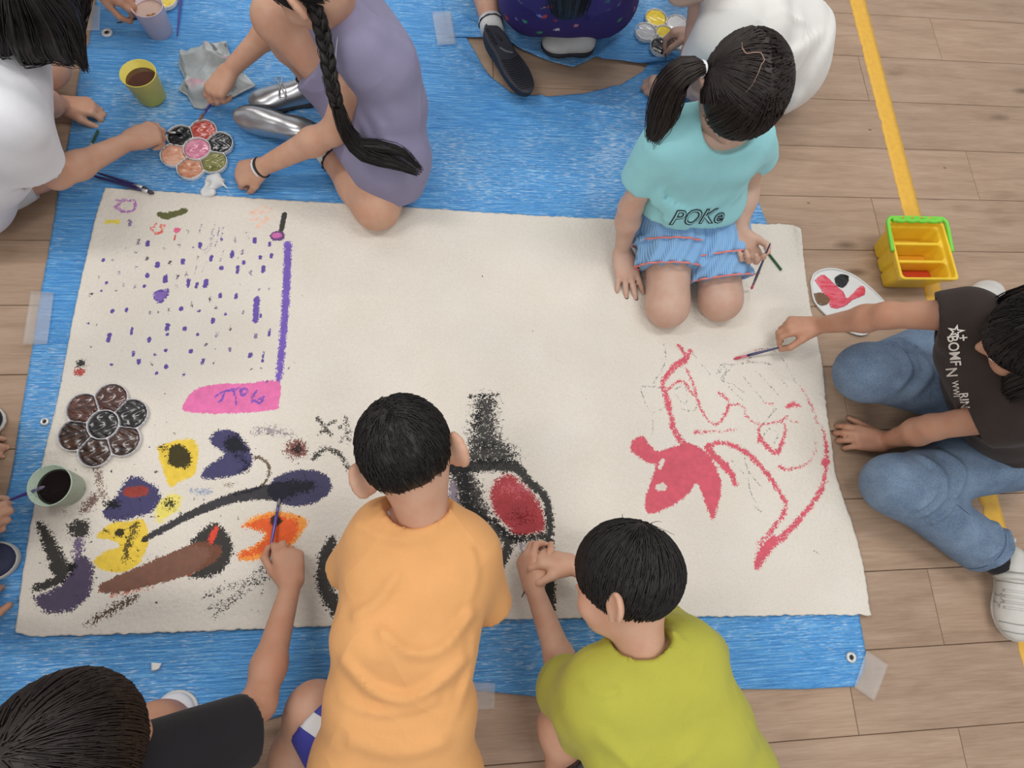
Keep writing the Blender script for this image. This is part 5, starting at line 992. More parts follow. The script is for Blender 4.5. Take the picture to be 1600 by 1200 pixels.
# ---- child in white behind the aqua child -----------------------------------------------
def white_child():
    p = person('child in a plain white T-shirt hunched behind the child in aqua', P(1230, 110))
    rv = V3(.1, 1, 0); Cc = P(1085, -70, .50); fr = ortho((-.75, .05, -.65), (-.6, 0, .8)); neck = P(1125, -30, .44)
    SL, EL, WL = P(1128, 70, .36), P(1098, 135, .18), P(1055, 133, .05); SR, ER, WR = P(1110, -60, .38), P(1082, 10, .20), P(1080, 62, .09)
    sl = [(P(1145, -10, .40), rv, .072, .050), (P(1165, 5, .355), rv, .080, .070), (P(1195, 40, .25), rv, .080, .085), (P(1218, 75, .13), rv, .085, .095)]
    lens('whiteL', SL, EL, WL); lens('whiteR', SR, ER, WR)
    aL, gl = arm(SL, EL, WL, (-1, .05, -.1), (.05, 0, -1), 'L', 'curl', .004); sd = SDF(.009); torso(sd, sl, -.006); leg(sd, P(1230, 110, .12), P(1110, 150, .10), P(1190, 180, .04)); leg(sd, P(1220, 0, .12), P(1090, -60, .14), P(1180, -40, .04))
    aR, gR = arm(P(1105, -45, .38), P(1082, 92, .235), P(1090, 52, .11), (-.75, .35, -.3), (-.2, -.3, -.9), 'R', 'pinch', .004)
    body(p, [head(Cc, fr, 1.0, neck, .007), aL, aR, sd.mesh()], SKIN3)
    build('hair', *merge([cap(Cc, fr, 1, .012, [((0, .095, -.065), (.070, .055, .088)), ((0, .03, -.165), (.13, .11, .10))]), scalp(Cc, fr, 1, (0, -.1, 1), boyregion(-.3, .5, .3), 900, .09, .013, .0015, 81, .15)]), HAIR, p)
    s = SDF(.006); torso(s, sl, .014); s.ell(P(1222, 78, .17), np.eye(3), [.13, .15, .15], .05); sleeve(s, SL+V3(0, .03, .0), P(1100, 95, .26), 1.0, .068, .064); sleeve(s, P(1110, -60, .38), P(1092, -10, .30), 1.0, .055, .052); s.cone(neck, neck+nrm(Cc-neck)*.005, .05, None, .03)
    for pts, w, a in [([(1160,-10,.42),(1170,30,.40),(1165,60,.36)], .006, .005), ([(1185,55,.38),(1215,45,.37),(1250,40,.34)], .010, .006), ([(1280,20,.2),(1275,90,.2),(1240,160,.15)], .02, .006), ([(1200,100,.33),(1240,90,.31),(1270,70,.26)], .015, .005)]: s.disp.append(ridge([P(*q) for q in pts], w, a))
    s.disp.append(wrinkle(83, 10, .003)); s.plane((0, 0, .008), (0, 0, -1)); build('shirt', *s.mesh(), cloth('white_jersey', (226, 223, 218), .02), p)
    st = SDF(.008); st.cone(P(1230, 100, .11), P(1150, 130, .10), .09, .075, .03, flat=True); st.cone(P(1220, 0, .11), P(1130, -40, .13), .09, .075, .03, flat=True); st.plane((0, 0, .008), (0, 0, -1)); build('shorts', *st.mesh(), cloth('grey_shorts', (178, 176, 176)), p)
    tip = P(1037, 62, .022); d = nrm(gR-tip); brush('black brush standing in the yellow centre well of the far palette', gR+d*.05, tip, BLACK_H, (120, 110, 50), .0034)
    return p

# ---- child in the purple printed top -----------------------------------------------------
def purple_child():
    p = person('child in a dark purple top with tiny colourful prints kneeling with shoe soles up', P(890, 20))
    rv = V3(1, .03, 0); Cc = P(895, -115, .50); fr = ortho((0, .80, -.6), (0, .6, .8)); neck = P(892, -60, .42)
    sl = [(P(892, -55, .38), rv, .072, .05), (P(890, -48, .33), rv, .07, .07), (P(890, -32, .22), rv, .085, .080), (P(888, -8, .14), rv, .100, .088)]
    SL, EL, WL = P(800, -60, .38), P(770, -120, .2), P(800, -200, .06); SR, ER, WR = P(985, -60, .38), P(1010, -120, .2), P(980, -200, .06)
    aL, g = arm(SL, EL, WL, (.1, 1, 0), (0, 0, -1), 'L', 'rest', .006); aR, g = arm(SR, ER, WR, (-.1, 1, 0), (0, 0, -1), 'R', 'rest', .006)
    sd = SDF(.009); torso(sd, sl, -.01); leg(sd, P(850, 0, .15), P(740, -90, .07), P(768, 42, .055)); leg(sd, P(930, 0, .15), P(980, -110, .07), P(905, 50, .055))
    body(p, [head(Cc, fr, 1.0, neck, .007), aL, aR, sd.mesh()], SKIN)
    build('hair', *merge([cap(Cc, fr, 1, .012, [((0, .095, -.065), (.070, .055, .088))]), scalp(Cc, fr, 1, (0, 0, 1), boyregion(-.4, .5, .3), 700, .09, .013, .0015, 91, .15), bundle([P(893, -95, .53), P(892, -50, .47), P(890, -10, .395), P(888, 22, .330)], [.05, .06, .06, .045], 360, .0013, 92, 12, .45, .0015, tip=.02, ax=(1, 0, 0))]), HAIR, p)
    m, nt, b = newmat('purple_print'); v = coords(nt); vo = nd(nt, 'ShaderNodeTexVoronoi', i_Scale=22.0, i_Randomness=.75); nt.links.new(v, vo.inputs['Vector']); sep = nd(nt, 'ShaderNodeSeparateColor'); nt.links.new(vo.outputs['Color'], sep.inputs[0])
    pc = ramp(nt, sep.outputs[0], [(0, lin((196, 66, 70))), (.2, lin((70, 150, 110))), (.4, lin((214, 206, 206))), (.55, lin((206, 130, 140))), (.7, lin((120, 130, 190))), (.85, lin((196, 150, 90)))], 'CONSTANT')
    dd = math_(nt, 'ADD', vo.outputs['Distance'], math_(nt, 'MULTIPLY', math_(nt, 'SUBTRACT', noise(nt, v, 170, 2), .5), .42)); msk = ramp(nt, dd, [(.17, (1, 1, 1)), (.20, (0, 0, 0))])
    nt.links.new(mixc(nt, msk, lin((58, 42, 112)), pc), b.inputs['Base Color']); b.inputs['Roughness'].default_value = .8
    s = SDF(.006); torso(s, sl, .014); sleeve(s, SL, EL, .5, .06, .055); sleeve(s, SR, ER, .5, .06, .055)
    for pts, w, a in [([(840,5,.28),(850,30,.23),(862,50,.16)], .010, .008), ([(930,0,.28),(925,25,.23),(915,45,.17)], .010, .006), ([(960,-10,.25),(965,10,.2),(960,30,.13)], .012, .006)]: s.disp.append(ridge([P(*q) for q in pts], w, a))
    s.disp.append(wrinkle(93, 16, .003)); s.plane((0, 0, .02), (0, 0, -1)); build('top', *s.mesh(), m, p)
    A = P(768, 42, .055); d = nrm(P(740, -90, .07)-A); so = build('sock', *tube([A-d*.02, A+d*.025], [.034, .035], 18), SOCKW, p); build('lettering_band', *ringtube(A+d*.012, d, .0352, .0022, 40, 1, None, lambda t: .0012*np.sin(t*9)), BSHOE, so)
    # shoe with the tread facing up
    s1, at = shoe(p, P(764, 36, .082), P(827, 142, .070), (-.12, .0, -1), BSHOE, simple('black_tread', (44, 45, 54), .65, bs=.4, bscale=160), 1.0, w=.037, hgt=.045)
    TR = simple('tread_groove', (26, 27, 33), .7)
    for k in range(14): build('tread', *tube(spline([at(.52+.033*k, -.030*min(1, 2.4-.12*k), -.0012), at(.55+.031*k, 0, -.0022), at(.52+.033*k, .030*min(1, 2.4-.12*k), -.0012)]), .0011, 5), TR, s1)
    for k in range(8): build('tread', *tube([at(.06+.035*k, -.024, -.001), at(.09+.03*k, -.012, -.002)], .0010, 5), TR, s1)
    build('tread_bar', *tube(spline([at(.36, -.012, -.0015), at(.43, .0, -.002), at(.47, .018, -.0015)]), .0035, 8), simple('grey_bar', (92, 92, 104), .5), s1); build('tread_bar', *tube([at(.16, .002, -.0015), at(.27, .006, -.0015)], .0030, 8), TR, s1)
    s2, at = shoe(p, P(926, 78, .022), P(846, 74, .022), (.05, .10, .99), WSHOE, BSHOE, 1.0, w=.042, hgt=.048, sole_t=.014)
    return p

# ---- child in white at the upper left -------------------------------------------------------
def left_top_child():
    p = person('child in a white T-shirt with loose black hair at the upper left', P(-30, 240))
    rv = V3(.15, -1, 0); Cc = P(30, -30, .50); fr = ortho((.72, .30, -.62), (.55, .2, .8)); neck = P(5, 50, .43)
    SR, ER, WR = P(20, 205, .375), P(88, 275, .155), P(203, 220, .085); SL, EL, WL = P(15, 75, .375), P(62, 160, .165), P(96, 164, .045)
    lens('ltR', SR, ER, WR); lens('ltL', SL, EL, WL)
    sl = [(P(12, 130, .40), rv, .080, .050), (P(-5, 160, .35), rv, .068, .068), (P(-30, 215, .24), rv, .06, .075), (P(-60, 265, .13), rv, .068, .085)]
    aR, gR = arm(SR, ER, WR, P(248, 205, .065)-WR, (.1, .3, -.95), 'R', 'pinch'); aL, gl = arm(SL, EL, WL, P(140, 166, .03)-WL, (.2, -.1, -.95), 'L', 'curl', rs=1.05)
    sd = SDF(.009); torso(sd, sl, -.006); leg(sd, P(-60, 310, .11), P(55, 262, .085), P(-60, 300, .04), 1.0); leg(sd, P(-60, 220, .12), P(70, 100, .10), P(-30, 150, .04), 1.0)
    body(p, [head(Cc, fr, 1.0, neck, .004), aR, aL, sd.mesh()], SKIN); eyes(p, Cc, fr)
    hp = [cap(Cc, fr, 1, .012, [((0, .105, -.065), (.060, .055, .088)), ((0, .03, -.165), (.13, .11, .10))]), scalp(Cc, fr, 1, (0, -.1, 1), boyregion(-.3, .6, .2), 1800, .10, .014, .0014, 101, .12)]
    for i, (g, r) in enumerate([([(60,-30,.58),(95,10,.51),(118,65,.43),(133,106,.37)], [.03,.055,.042,.006]), ([(45,-20,.59),(70,20,.54),(88,65,.46),(112,98,.39)], [.03,.06,.05,.008]), ([(20,-20,.59),(35,25,.54),(50,65,.47),(82,90,.41)], [.03,.06,.055,.01]), ([(-10,-20,.58),(0,25,.53),(10,60,.47),(45,86,.42)], [.03,.06,.055,.012]), ([(70,-50,.55),(105,-30,.47),(118,10,.40),(122,55,.36)], [.03,.04,.035,.008])]):
        hp.append(bundle([P(*q) for q in g], r, 300, .0012, 110+i, 13, .55, .0016, tip=.03))
    build('hair', *merge(hp), HAIR, p)
    s = SDF(.006); torso(s, sl, .014); sleeve(s, SR+V3(-.02, .02, .01), P(48, 252, .25), 1.0, .068, .066); sleeve(s, SL+V3(-.02, 0, 0), P(30, 105, .31), 1.0, .055, .05)
    for pts, w, a in [([(10,150,.42),(40,190,.38),(55,230,.32)], .012, .006), ([(0,200,.40),(25,225,.36),(45,250,.30)], .012, .006), ([(5,110,.43),(25,150,.41),(45,180,.38)], .008, .004)]: s.disp.append(ridge([P(*q) for q in pts], w, a))
    s.disp.append(wrinkle(103, 14, .003)); build('shirt', *s.mesh(), cloth('white_tshirt', (222, 222, 226), .02), p)
    st = SDF(.007); st.cone(P(-60, 300, .10), P(38, 270, .085), .085, .065, .03, flat=True); st.cone(P(-60, 225, .12), P(20, 160, .10), .08, .07, .03, flat=True); st.plane((0, 0, .004), (0, 0, -1)); st.disp.append(wrinkle(105, 40, .002)); build('shorts', *st.mesh(), cloth('pale_shorts', (206, 204, 200), .04), p)
    tip = P(286, 207, .022); d = nrm(tip-gR); brush('thin dark brush dipping into the black well of the flower palette', gR-d*.06, tip, NAVY_H, (40, 38, 44), .0028)
    return p

# ---- hand at the upper edge stirring the pale cup ---------------------------------------------
def top_hand_child():
    p = person('child out of view at the upper left, only a stirring hand showing', P(40, -170))
    rv = V3(1, .5, 0); Cc = P(60, -190, .55); fr = ortho((.6, -.6, -.5), (.3, -.3, .9)); neck = P(40, -170, .45)
    SL, EL, WL = P(20, -140, .40), P(40, -50, .22), P(150, -24, .125); lens('top', SL, EL, WL)
    sl = [(P(30, -165, .40), rv, .07, .05), (P(25, -170, .33), rv, .065, .066), (P(10, -180, .13), rv, .07, .085)]
    aL, g = arm(SL, EL, WL, P(196, -6, .11)-WL, (0, .15, -1), 'L', 'pinch'); aR, g2 = arm(P(-40, -180, .40), P(-60, -110, .25), P(0, -60, .1), (.5, -.8, -.2), (0, 0, -1), 'R', 'rest', .006)
    sd = SDF(.012); torso(sd, sl, -.006); leg(sd, P(20, -190, .12), P(110, -120, .1), P(20, -90, .05)); leg(sd, P(-20, -190, .12), P(-80, -90, .1), P(-20, -60, .05)); body(p, [head(Cc, fr, 1, neck, .008), aL, aR, sd.mesh()], SKIN2)
    build('hair', *cap(Cc, fr, 1, .012, [((0, .105, -.065), (.060, .055, .088)), ((0, .03, -.165), (.13, .11, .10))], h=.007), HAIR, p)
    s = SDF(.009); torso(s, sl, .012); sleeve(s, SL, EL, .5, .055, .05, False); sleeve(s, P(-40, -180, .40), P(-60, -110, .25), .5, .055, .05, False); build('shirt', *s.mesh(), cloth('grey_tee', (120, 124, 134)), p)
    st = SDF(.009); st.cone(P(20, -190, .12), P(85, -140, .1), .085, .07, .03); st.cone(P(-20, -190, .12), P(-65, -110, .1), .085, .07, .03); st.plane((0, 0, .004), (0, 0, -1)); build('shorts', *st.mesh(), cloth('navy_shorts', (44, 48, 70)), p)
    tip = P(245, 22, .084); d = nrm(tip-g); brush('black brush with amber bristles stirring the pale water cup', g-d*.05, tip, BLACK_H, (176, 120, 66), .0036, simple('amber_ferrule', (190, 140, 80), .4), fl=.014)
    return p

# ---- child at the left edge ----------------------------------------------------------------------
def edge_child():
    p = person('child at the left edge of the photo, only a hand, brush and shoes showing', P(-130, 800))
    rv = V3(0, -1, 0); Cc = P(-190, 770, .56); fr = ortho((.75, 0, -.6), (.5, 0, .85)); neck = P(-225, 775, .46)
    SR, ER, WR = P(-225, 860, .41), P(-165, 880, .22), P(-72, 832, .105); SL, EL, WL = P(-225, 690, .41), P(-185, 660, .22), P(-92, 688, .05); lens('edge', SR, ER, WR)
    sl = [(P(-235, 775, .42), rv, .07, .05), (P(-250, 775, .35), rv, .065, .066), (P(-280, 775, .24), rv, .055, .07), (P(-310, 775, .14), rv, .065, .085)]
    aR, g = arm(SR, ER, WR, P(-18, 815, .095)-WR, (.1, .3, -.95), 'R', 'pinch'); aL, g2 = arm(SL, EL, WL, (1, 0, -.2), (0, 0, -1), 'L', 'rest', .006)
    sd = SDF(.012); torso(sd, sl, -.006); leg(sd, P(-260, 730, .14), P(-110, 640, .24), P(-60, 650, .06)); leg(sd, P(-260, 830, .14), P(-110, 890, .24), P(-60, 880, .06)); body(p, [head(Cc, fr, 1, neck, .008), aR, aL, sd.mesh()], SKIN)
    build('hair', *cap(Cc, fr, 1, .012, [((0, .105, -.065), (.060, .055, .088)), ((0, .03, -.165), (.13, .11, .10))], h=.007), HAIR, p)
    s = SDF(.009); torso(s, sl, .012); sleeve(s, SR, ER, .5, .055, .05, False); sleeve(s, SL, EL, .5, .055, .05, False); build('shirt', *s.mesh(), cloth('navy_tee', (50, 54, 78)), p)
    st = SDF(.009); st.cone(P(-260, 730, .14), P(-140, 660, .22), .085, .07, .03); st.cone(P(-260, 830, .14), P(-140, 880, .22), .085, .07, .03); build('shorts', *st.mesh(), cloth('dark_shorts', (46, 46, 52)), p)
    shoe(p, P(-95, 890, .004), P(34, 872, .004), (0, 0, 1), simple('navy_canvas', (44, 48, 74), .8), WSOLE, 1.0, w=.038, hgt=.05, sole_t=.022); shoe(p, P(-110, 650, .004), P(9, 662, .004), (0, 0, 1), BSHOE, WSOLE, 1.0, w=.038, hgt=.055, sole_t=.010)
    tip = P(70, 760, .083); d = nrm(tip-g); brush('purple brush pointing at the murky green cup', g-d*.03, tip, PURPLE_H, (110, 100, 120), .0034, PURPLE_F)
    return p
# ------------------------------------------------------------------ small things
def paint_mat(name, a, b_=None, rough=.2, sc=24):
    m, nt, b = newmat(name); v = coords(nt, (1, 2.6, 1), (0, 0, .7)); n = noise(nt, v, sc, 3, .55, 1.2); b_ = b_ or tuple(min(255, x*1.25+14) for x in a)
    nt.links.new(ramp(nt, n, [(.40, lin(a)), (.62, lin(b_))]), b.inputs['Base Color']); b.inputs['Roughness'].default_value = rough; b.inputs['Coat Weight'].default_value = .25; bump(nt, b, n, .16, .004); return m
def flower(label, c, ang0, n, cols, body=WHITE_PL, dist=.060, rp=.0365, rc=.036, group='flower shaped paint palettes', z0=.0):
    c = np.array([c[0], c[1], z0]); t = thing('flower_palette', label, 'palette', c, group); Hh = .015
    cs = [c+V3(math.cos(ang0+2*math.pi*i/n)*dist, math.sin(ang0+2*math.pi*i/n)*dist, 0) for i in range(n)]
    def well(i, inset):
        q = c if i < 0 else cs[i]
        def f2(X, Y):
            d = np.hypot(X-q[0], Y-q[1])-((rc if i < 0 else rp)-inset)
            if i >= 0:
                d = np.maximum(d, rc-.0005+inset-.002-np.hypot(X-c[0], Y-c[1]))
                for s_ in (-1, 1):
                    a = ang0+2*math.pi*i/n+s_*math.pi/n; nx, ny = -math.sin(a)*s_, math.cos(a)*s_; d = np.maximum(d, (X-c[0])*nx+(Y-c[1])*ny+inset*.45)
            return d
        return f2
    s = SDF(.0026); up = V3(0, 0, 1)
    for q in cs: s.cone(q, q+up*Hh, rp, rp, .002, flat=True, flat0=True)
    s.cone(c, c+up*(Hh+.001), rc, rc, .002, flat=True, flat0=True)
    for i in range(-1, n):
        f2 = well(i, .0028); q = c if i < 0 else cs[i]; s.p.append(((lambda X, Y, Z, f2=f2: np.maximum(f2(X, Y), (z0+.0035)-Z)), q-V3(.04, .04, -.003), q+V3(.04, .04, .03), .0015, 's'))
    build('dish', *s.mesh(), body, t)
    for i in range(-1, n):
        if cols[i+1] is None: continue
        f2 = well(i, .0034); q = c if i < 0 else cs[i]; w = SDF(.0026)
        w.p.append(((lambda X, Y, Z, f2=f2, i=i: np.maximum(f2(X, Y), np.abs(Z-(z0+.0075))-.0035+.0012*np.sin(X*240+3*np.sin(Y*170+i))*np.sin(Y*120+i))), q-V3(.04, .04, 0), q+V3(.04, .04, .015), .001, 'u')); build('paint', *w.mesh(), cols[i+1], t)
    return t
pm_ = lambda nm, a, b=None: paint_mat('paint_'+nm, a, b)
MUD = pm_('mud', (38, 28, 25), (78, 54, 44)); MUD2 = pm_('mud_black', (24, 22, 22), (38, 32, 31)); MUDR = pm_('mud_red', (62, 34, 28), (96, 60, 48)); BLKP = pm_('black', (22, 22, 24), (33, 33, 37)); REDP = pm_('red', (176, 56, 46), (206, 110, 98)); PINKP = pm_('pink', (206, 112, 144), (230, 158, 178)); PEACH = pm_('peach', (222, 160, 132), (236, 190, 164)); TERRA = pm_('terracotta', (190, 118, 82), (222, 168, 140)); OLIVE = pm_('olive', (104, 104, 44), (138, 136, 76)); YELP = pm_('yellow', (226, 196, 46), (240, 216, 90)); GREYP = pm_('grey', (176, 178, 182), (198, 200, 204)); WHITEP = pm_('white', (222, 222, 222), (232, 232, 232)); HOTP = pm_('hot_pink', (216, 66, 86), (226, 110, 124))
a0 = math.radians(68)
flower('white flower palette with pink centre and red, olive and peach wells', P(309, 235, .01), math.radians(80), 6, [PINKP, REDP, BLKP, PEACH, TERRA, OLIVE, BLKP], z0=.006)
flower('flower palette filled with muddy dark brown paint beside the dotted painting', P(165, 665, .01), math.radians(82), 6, [MUD2, MUDR, MUDR, MUD, MUD, MUD, MUD2], simple('smeared_plastic', (206, 204, 208), .35, .08), rp=.0385, z0=.0095, dist=.062)
flower('petal palette with yellow and black paint beside the child in white', P(1036, 55, .01), math.radians(110), 5, [YELP, YELP, GREYP, BLKP, WHITEP, WHITEP], z0=.011, rc=.028, rp=.036, dist=.060)
flower('white palette with red and yellow paint behind the pale cup', P(234, -16, .01), math.radians(20), 6, [WHITEP, YELP, WHITEP, REDP, REDP, REDP, YELP], z0=.006)

def cup(label, c, r0, r1, h, mat, liquid, lvl, z0):
    c = np.array([c[0], c[1], z0]); t = thing('water_cup', label, 'cup', c, 'plastic water cups')
    build('cup_wall', *lathe(c, [(1e-4, 0), (r0-.002, 0), (r0, .002), (r1, h-.002), (r1+.0008, h-.0006), (r1, h), (r1-.0018, h-.0004), (r0-.0025, .003), (1e-4, .003)], 48), mat, t)
    rl = r0+(r1-r0)*lvl-.003; build('water', *lathe(c, [(1e-4, h*lvl), (rl*.9, h*lvl), (rl, h*lvl+.0008), (rl*.96, h*lvl-.004), (1e-4, .004)], 48), liquid, t); return t
def liquid(name, col, rough=.08): return simple(name, col, rough, .05, 20, coat=.3)
m = simple('pale_green_plastic', (176, 192, 172), .4, .06)
cup('yellow plastic cup of brown water on the tarpaulin', P(239, 153), .037, .0455, .085, simple('yellow_plastic', (222, 206, 96), .38, .04), liquid('brown_water', (84, 56, 46)), .72, .006)
cup('pale pink cup of cloudy water at the top edge', P(252, 52), .034, .0420, .088, simple('pink_plastic', (216, 196, 204), .38, .04), liquid('cloudy_water', (206, 176, 160), .25), .80, .006)
def spotted(nt_m):
    m, nt, b = newmat('splashed_green_plastic'); v = coords(nt); vo = nd(nt, 'ShaderNodeTexVoronoi', i_Scale=170.0); nt.links.new(v, vo.inputs['Vector']); k = math_(nt, 'MULTIPLY', ramp(nt, vo.outputs['Distance'], [(.22, (1, 1, 1)), (.30, (0, 0, 0))]), ramp(nt, noise(nt, v, 40, 2), [(.48, (0, 0, 0)), (.60, (1, 1, 1))]))
    nt.links.new(mixc(nt, k, lin((170, 186, 168)), lin((50, 48, 44))), b.inputs['Base Color']); b.inputs['Roughness'].default_value = .4; return m
cup('pale green cup of black water on the left edge of the paper', P(112, 766), .036, .0445, .075, spotted(0), liquid('black_water', (30, 24, 22)), .66, .0095)

# ---- yellow compartment bucket
def bucket():
    c = V3(1.338, .806, 0); t = thing('water_bucket', 'yellow three compartment water bucket with a green handle', 'bucket', c); YB = simple('bucket_yellow', (236, 196, 48), .35, .05, coat=.2); Hb = .10; s = SDF(.0026)
    def lobe(y0, hx, hy, rd, z0, z1):
        def f(X, Y, Z):
            k = .80+.20*np.clip((Z-c[2])/Hb, 0, 1); qx = np.abs(X-c[0])/k-hx+rd; qy = np.abs((Y-c[1])/k-y0)-hy+rd
            d = np.sqrt(np.maximum(qx, 0)**2+np.maximum(qy, 0)**2)+np.minimum(np.maximum(qx, qy), 0)-rd
            return np.maximum(d*k, np.maximum(Z-z1, z0-Z))
        return f, c+V3(-.11, -.11, z0-.004), c+V3(.11, .11, z1+.004)
    for y0 in (-.058, 0, .058): f, a, b = lobe(y0, .082, .0288, .014, .001, Hb); s.p.append((f, a, b, .003, 'u'))
    f, a, b = lobe(0, .0880, .0930, .012, Hb-.020, Hb); s.p.append((f, a, b, .003, 'u'))
    for y0 in (-.058, 0, .058): f, a, b = lobe(y0, .0770, .0240, .011, .004, Hb+.02); s.p.append((f, a, b, .002, 's'))
    f, a, b = lobe(0, .0800, .0850, .011, Hb-.016, Hb+.02); s.p.append((f, a, b, .002, 's'))
    build('tub', *s.mesh(), YB, t)
    for y0, col, nm, z in ((-.058, (196, 62, 40), 'red_water', .034), (0, (226, 160, 44), 'amber_water', .030), (.058, (222, 176, 56), 'yellow_water', .028)):
        w = SDF(.004); f, a, b = lobe(y0, .0780, .0250, .011, .003, z); w.p.append((f, a, b, .002, 'u')); build('water', *w.mesh(), liquid(nm, col), t)
    GR = simple('green_handle', (120, 206, 66), .4, .04); z = Hb+.003; pts = [c+V3(-.0905, -.005, z-.006), c+V3(-.0905, .06, z), c+V3(-.0895, .085, z+.002), c+V3(-.080, .0965, z+.002), c+V3(0, .0975, z+.002), c+V3(.080, .0965, z+.002), c+V3(.0895, .085, z+.002), c+V3(.0905, .06, z), c+V3(.0905, -.005, z-.006)]
    hd = build('handle', *tube(poly_resample(pts, 50), .0055, 10), GR, t)
    g = [c+V3(x, .090-.0035*abs(math.sin(x*95)), z+.002) for x in np.linspace(-.074, .074, 60)]; build('grip', *tube(g, .0065, 10), GR, hd)
    DT = simple('grip_dot', (214, 140, 60), .5)
    for x in (-.045, -.016, .012, .038): build('grip_dot', *lathe(c+V3(x, .0955, z+.0066), [(1e-4, .0012), (.0028, .001), (.0034, 0)], 12), DT, hd)
bucket()

# ---- kidney shaped palette on the floor
def prism(name, pxs, z0, z1, mat, parent, h=.0025, inner=None, smooth=True, wob=0.0):
    q = np.array([P(u, v, z0)[:2] for u, v in pxs]); q = spline(np.vstack([q, q[:1]]), 5)[:-1] if smooth else q; s = SDF(h)
    def f(X, Y, Z):
        A, B = np.broadcast_arrays(X, Y); A = A[..., 0]; B = B[..., 0]; d = dseg(q, A, B, True); d = np.where(pip(q, A, B), -d, d)[..., None]; return np.maximum(d+wob*np.sin(X*300)*np.sin(Y*260), np.abs(Z-(z0+z1)/2)-(z1-z0)/2+wob*.6*np.sin(X*210+2*np.sin(Y*190)))
    lo, hi = q.min(0), q.max(0); s.p.append((f, V3(*lo, z0), V3(*hi, z1), .001, 'u'))
    if inner: inner(s, q)
    return build(name, *s.mesh(), mat, parent)
kp = [(1264,442),(1270,428),(1286,421),(1306,421),(1336,433),(1370,461),(1391,488),(1394,500),(1385,507),(1369,502),(1359,507),(1358,518),(1350,525),(1337,525),(1315,515),(1291,496),(1270,472)]
t = thing('kidney_palette', 'white kidney shaped palette smeared with pink and black paint', 'palette', P(1320, 470))
def dish_in(s, q):
    def f(X, Y, Z):
        A, B = np.broadcast_arrays(X, Y); A = A[..., 0]; B = B[..., 0]; d = dseg(q, A, B, True); d = np.where(pip(q, A, B), -d, d)[..., None]; return np.maximum(d+.005, .004-Z)
    s.p.append((f, V3(*q.min(0), .004), V3(*q.max(0), .02), .0015, 's')); hc = P(1337, 509); s.cone(hc-V3(0, 0, .01), hc+V3(0, 0, .02), .012, .012, .002, 's')
prism('dish', kp, 0., .009, WHITE_PL, t, .0024, dish_in)
for nm, mt, q in (('paint', HOTP, [(1272,438),(1284,429),(1294,434),(1306,446),(1318,456),(1322,466),(1332,458),(1345,446),(1352,452),(1350,462),(1335,468),(1318,480),(1300,482),(1292,470),(1284,456)]), ('paint', BLKP, [(1303,434),(1312,429),(1325,431),(1324,442),(1316,450),(1306,446)]), ('paint', pm_('brown', (112, 84, 58), (120, 90, 62)), [(1270,459),(1280,457),(1293,464),(1295,473),(1284,478),(1274,472)])): prism(nm, q, .0035, .0065 if mt is HOTP else .0075, mt, t, .0026, wob=.0008)
t['label'] = 'white kidney shaped palette smeared with pink and black paint'

# ---- pencils
def pencil(label, a, b, col):
    """a = blunt end, b = point"""
    a, b = np.asarray(a), np.asarray(b); d = nrm(b-a); t = thing('pencil', label, 'pencil', a, 'green pencils'); r = .0036
    build('barrel', *tube([a, b-d*.020], r, 6), simple('pencil_green', col, .35, .06), t, False); build('wood_tip', *tube([b-d*.020, b-d*.006], [r*.95, .0014], 6), simple('pencil_wood', (206, 176, 140), .7), t); build('lead', *tube([b-d*.006, b], [.0014, .0003], 6), DARK, t)
pencil('green pencil lying on the paper beside the kneeling child in aqua', P(1221, 422, .0135), P(1193, 386, .0135), (48, 92, 58))
pencil('green crayon pencil lying on the tarpaulin at the far left', P(153, 204, .012), P(139, 234, .012), (46, 84, 56))
# ---- brushes lying about
brush('dark navy brush lying at the upper left paper corner, nearer the paper', P(143, 274, .014), P(241, 302, .016), NAVY_H, (60, 56, 66), .0052, fl=.016)
brush('dark navy brush lying at the upper left paper corner, nearer the wrist', P(152, 270, .016), P(232, 296, .018), NAVY_H, (60, 56, 66), .0045, fl=.016)
brush('thin purple brush leaning beside the pale pink cup', P(277, 56, .012), P(285, -30, .012), PURPLE_H, (90, 80, 110), .0034)

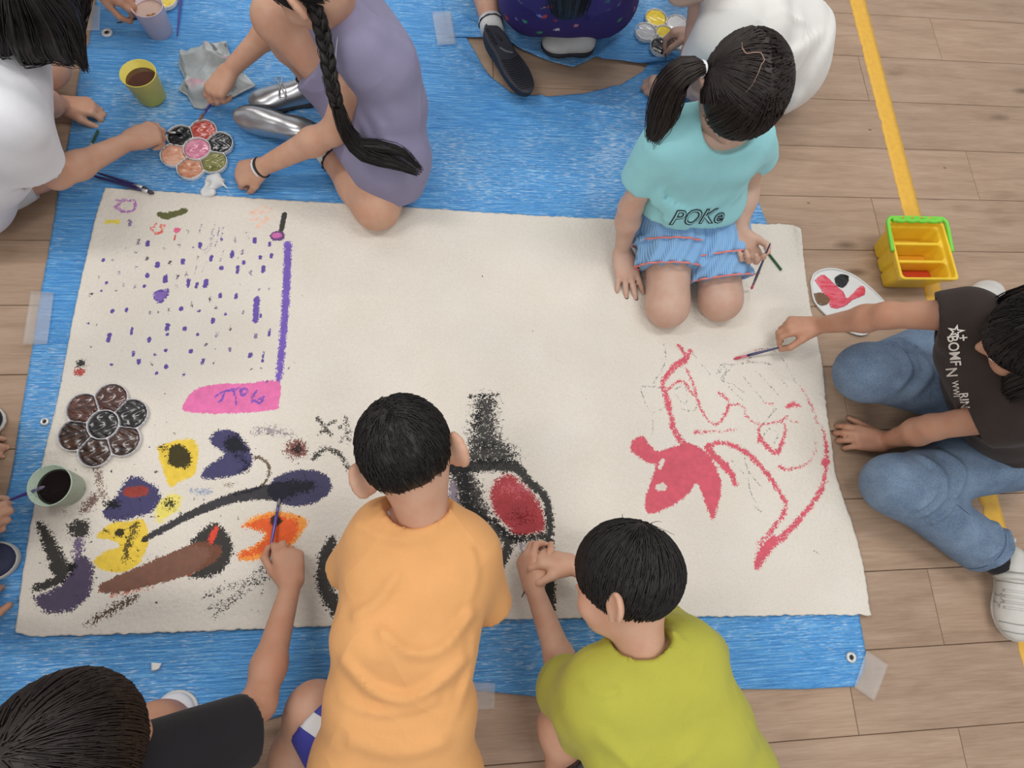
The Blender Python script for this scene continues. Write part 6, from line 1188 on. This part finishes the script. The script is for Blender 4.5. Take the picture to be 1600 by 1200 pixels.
# ---- rag, tissue, scraps
def rag():
    e = [px(q) for q in ([(284,96),(300,80),(328,76),(356,69),(359,84)], [(282,146),(296,155),(305,172),(318,174),(352,163),(402,139)], [(282,146),(292,128),(283,110),(284,96)], [(402,139),(385,122),(370,105),(359,84)])]
    G = coons(*e, 110, 90); X, Y = G[..., 0], G[..., 1]; w = waves(X*1.0+Y*.5, Y*1.5, 0*X, 131, 40, 5); w2 = waves(X, Y, 0*X, 133, 95, 5); u = np.linspace(0, 1, 110)[None]; v = np.linspace(0, 1, 90)[:, None]
    G[..., 2] = .009+(.034*np.clip(1-np.abs(w)*1.3, 0, 1)**1.2+.012*np.clip(1-np.abs(w2)*1.2, 0, 1)+.008)*np.clip(np.minimum(np.minimum(u, 1-u), np.minimum(v, 1-v))*7, .15, 1)
    m, nt, b = newmat('stained_rag'); vv = coords(nt); c = ramp(nt, noise(nt, vv, 16, 4), [(.3, lin((150, 156, 158))), (.7, lin((196, 200, 198)))]); c = mixc(nt, ramp(nt, noise(nt, vv, 21, 3), [(.62, (0, 0, 0)), (.70, (.75, .75, .75))]), c, lin((70, 74, 84))); vo = noise(nt, coords(nt, (1, 1, 1), (1, 2, 3)), 14, 2); c = mixc(nt, ramp(nt, vo, [(.64, (0, 0, 0)), (.72, (.6, .6, .6))]), c, lin((196, 130, 150))); nt.links.new(c, b.inputs['Base Color']); b.inputs['Roughness'].default_value = .95; bump(nt, b, noise(nt, vv, 420, 2), .4, .001)
    Vv, Ff = slabify(G, .003); tag(build('cleaning_rag', Vv, Ff, m, loc=P(335, 120)), 'crumpled grey rag with paint stains on the tarpaulin', 'rag')
rag()
s = SDF(.0024)
for a, b, r in [((318,300),(322,284),.009),((322,284),(340,280),.009),((340,280),(356,294),.007),((326,296),(345,284),.010),((334,286),(342,276),.008),((318,305),(334,300),.008),((345,286),(352,280),.006)]: s.cone(P(*a, .012), P(*b, .018), r, r*.8, .006)
s.disp.append(lambda X, Y, Z: .0045*waves(X, Y, Z, 141, 120, 6)); tag(build('crumpled_tissue', *s.mesh(), cloth('tissue', (222, 222, 220), .03), loc=P(335, 290)), 'small crumpled white tissue below the flower palette', 'tissue')
G = coons(*[px(q) for q in ([(241,1034),(257,1035)], [(241,1046),(248,1046),(253,1043)], [(241,1046),(241,1034)], [(253,1043),(257,1035)])], 6, 6); G[..., 2] = .014; tag(build('paper_scrap', *slabify(G, .0006), simple('scrap_white', (226, 224, 220), .8), loc=P(248, 1040)), 'tiny torn white paper scrap on the tarpaulin below the paper', 'scrap')
s = SDF(.0022); a, b = P(813, 50, .016), P(819, 38, .016); d = nrm(b-a); s.box((a+b)/2, [d, np.cross(V3(0, 0, 1), d), V3(0, 0, 1)], [.014, .007, .006], .003); er = build('eraser', *s.mesh(), simple('eraser_grey', (140, 146, 152), .8), loc=P(815, 45)); tag(er, 'small grey eraser on the tarpaulin beside the upturned shoe', 'eraser')
orange_child(); lime_child(); black_child(); aqua_child()
brown_child(); lavender_child(); white_child(); purple_child(); left_top_child(); top_hand_child(); edge_child()
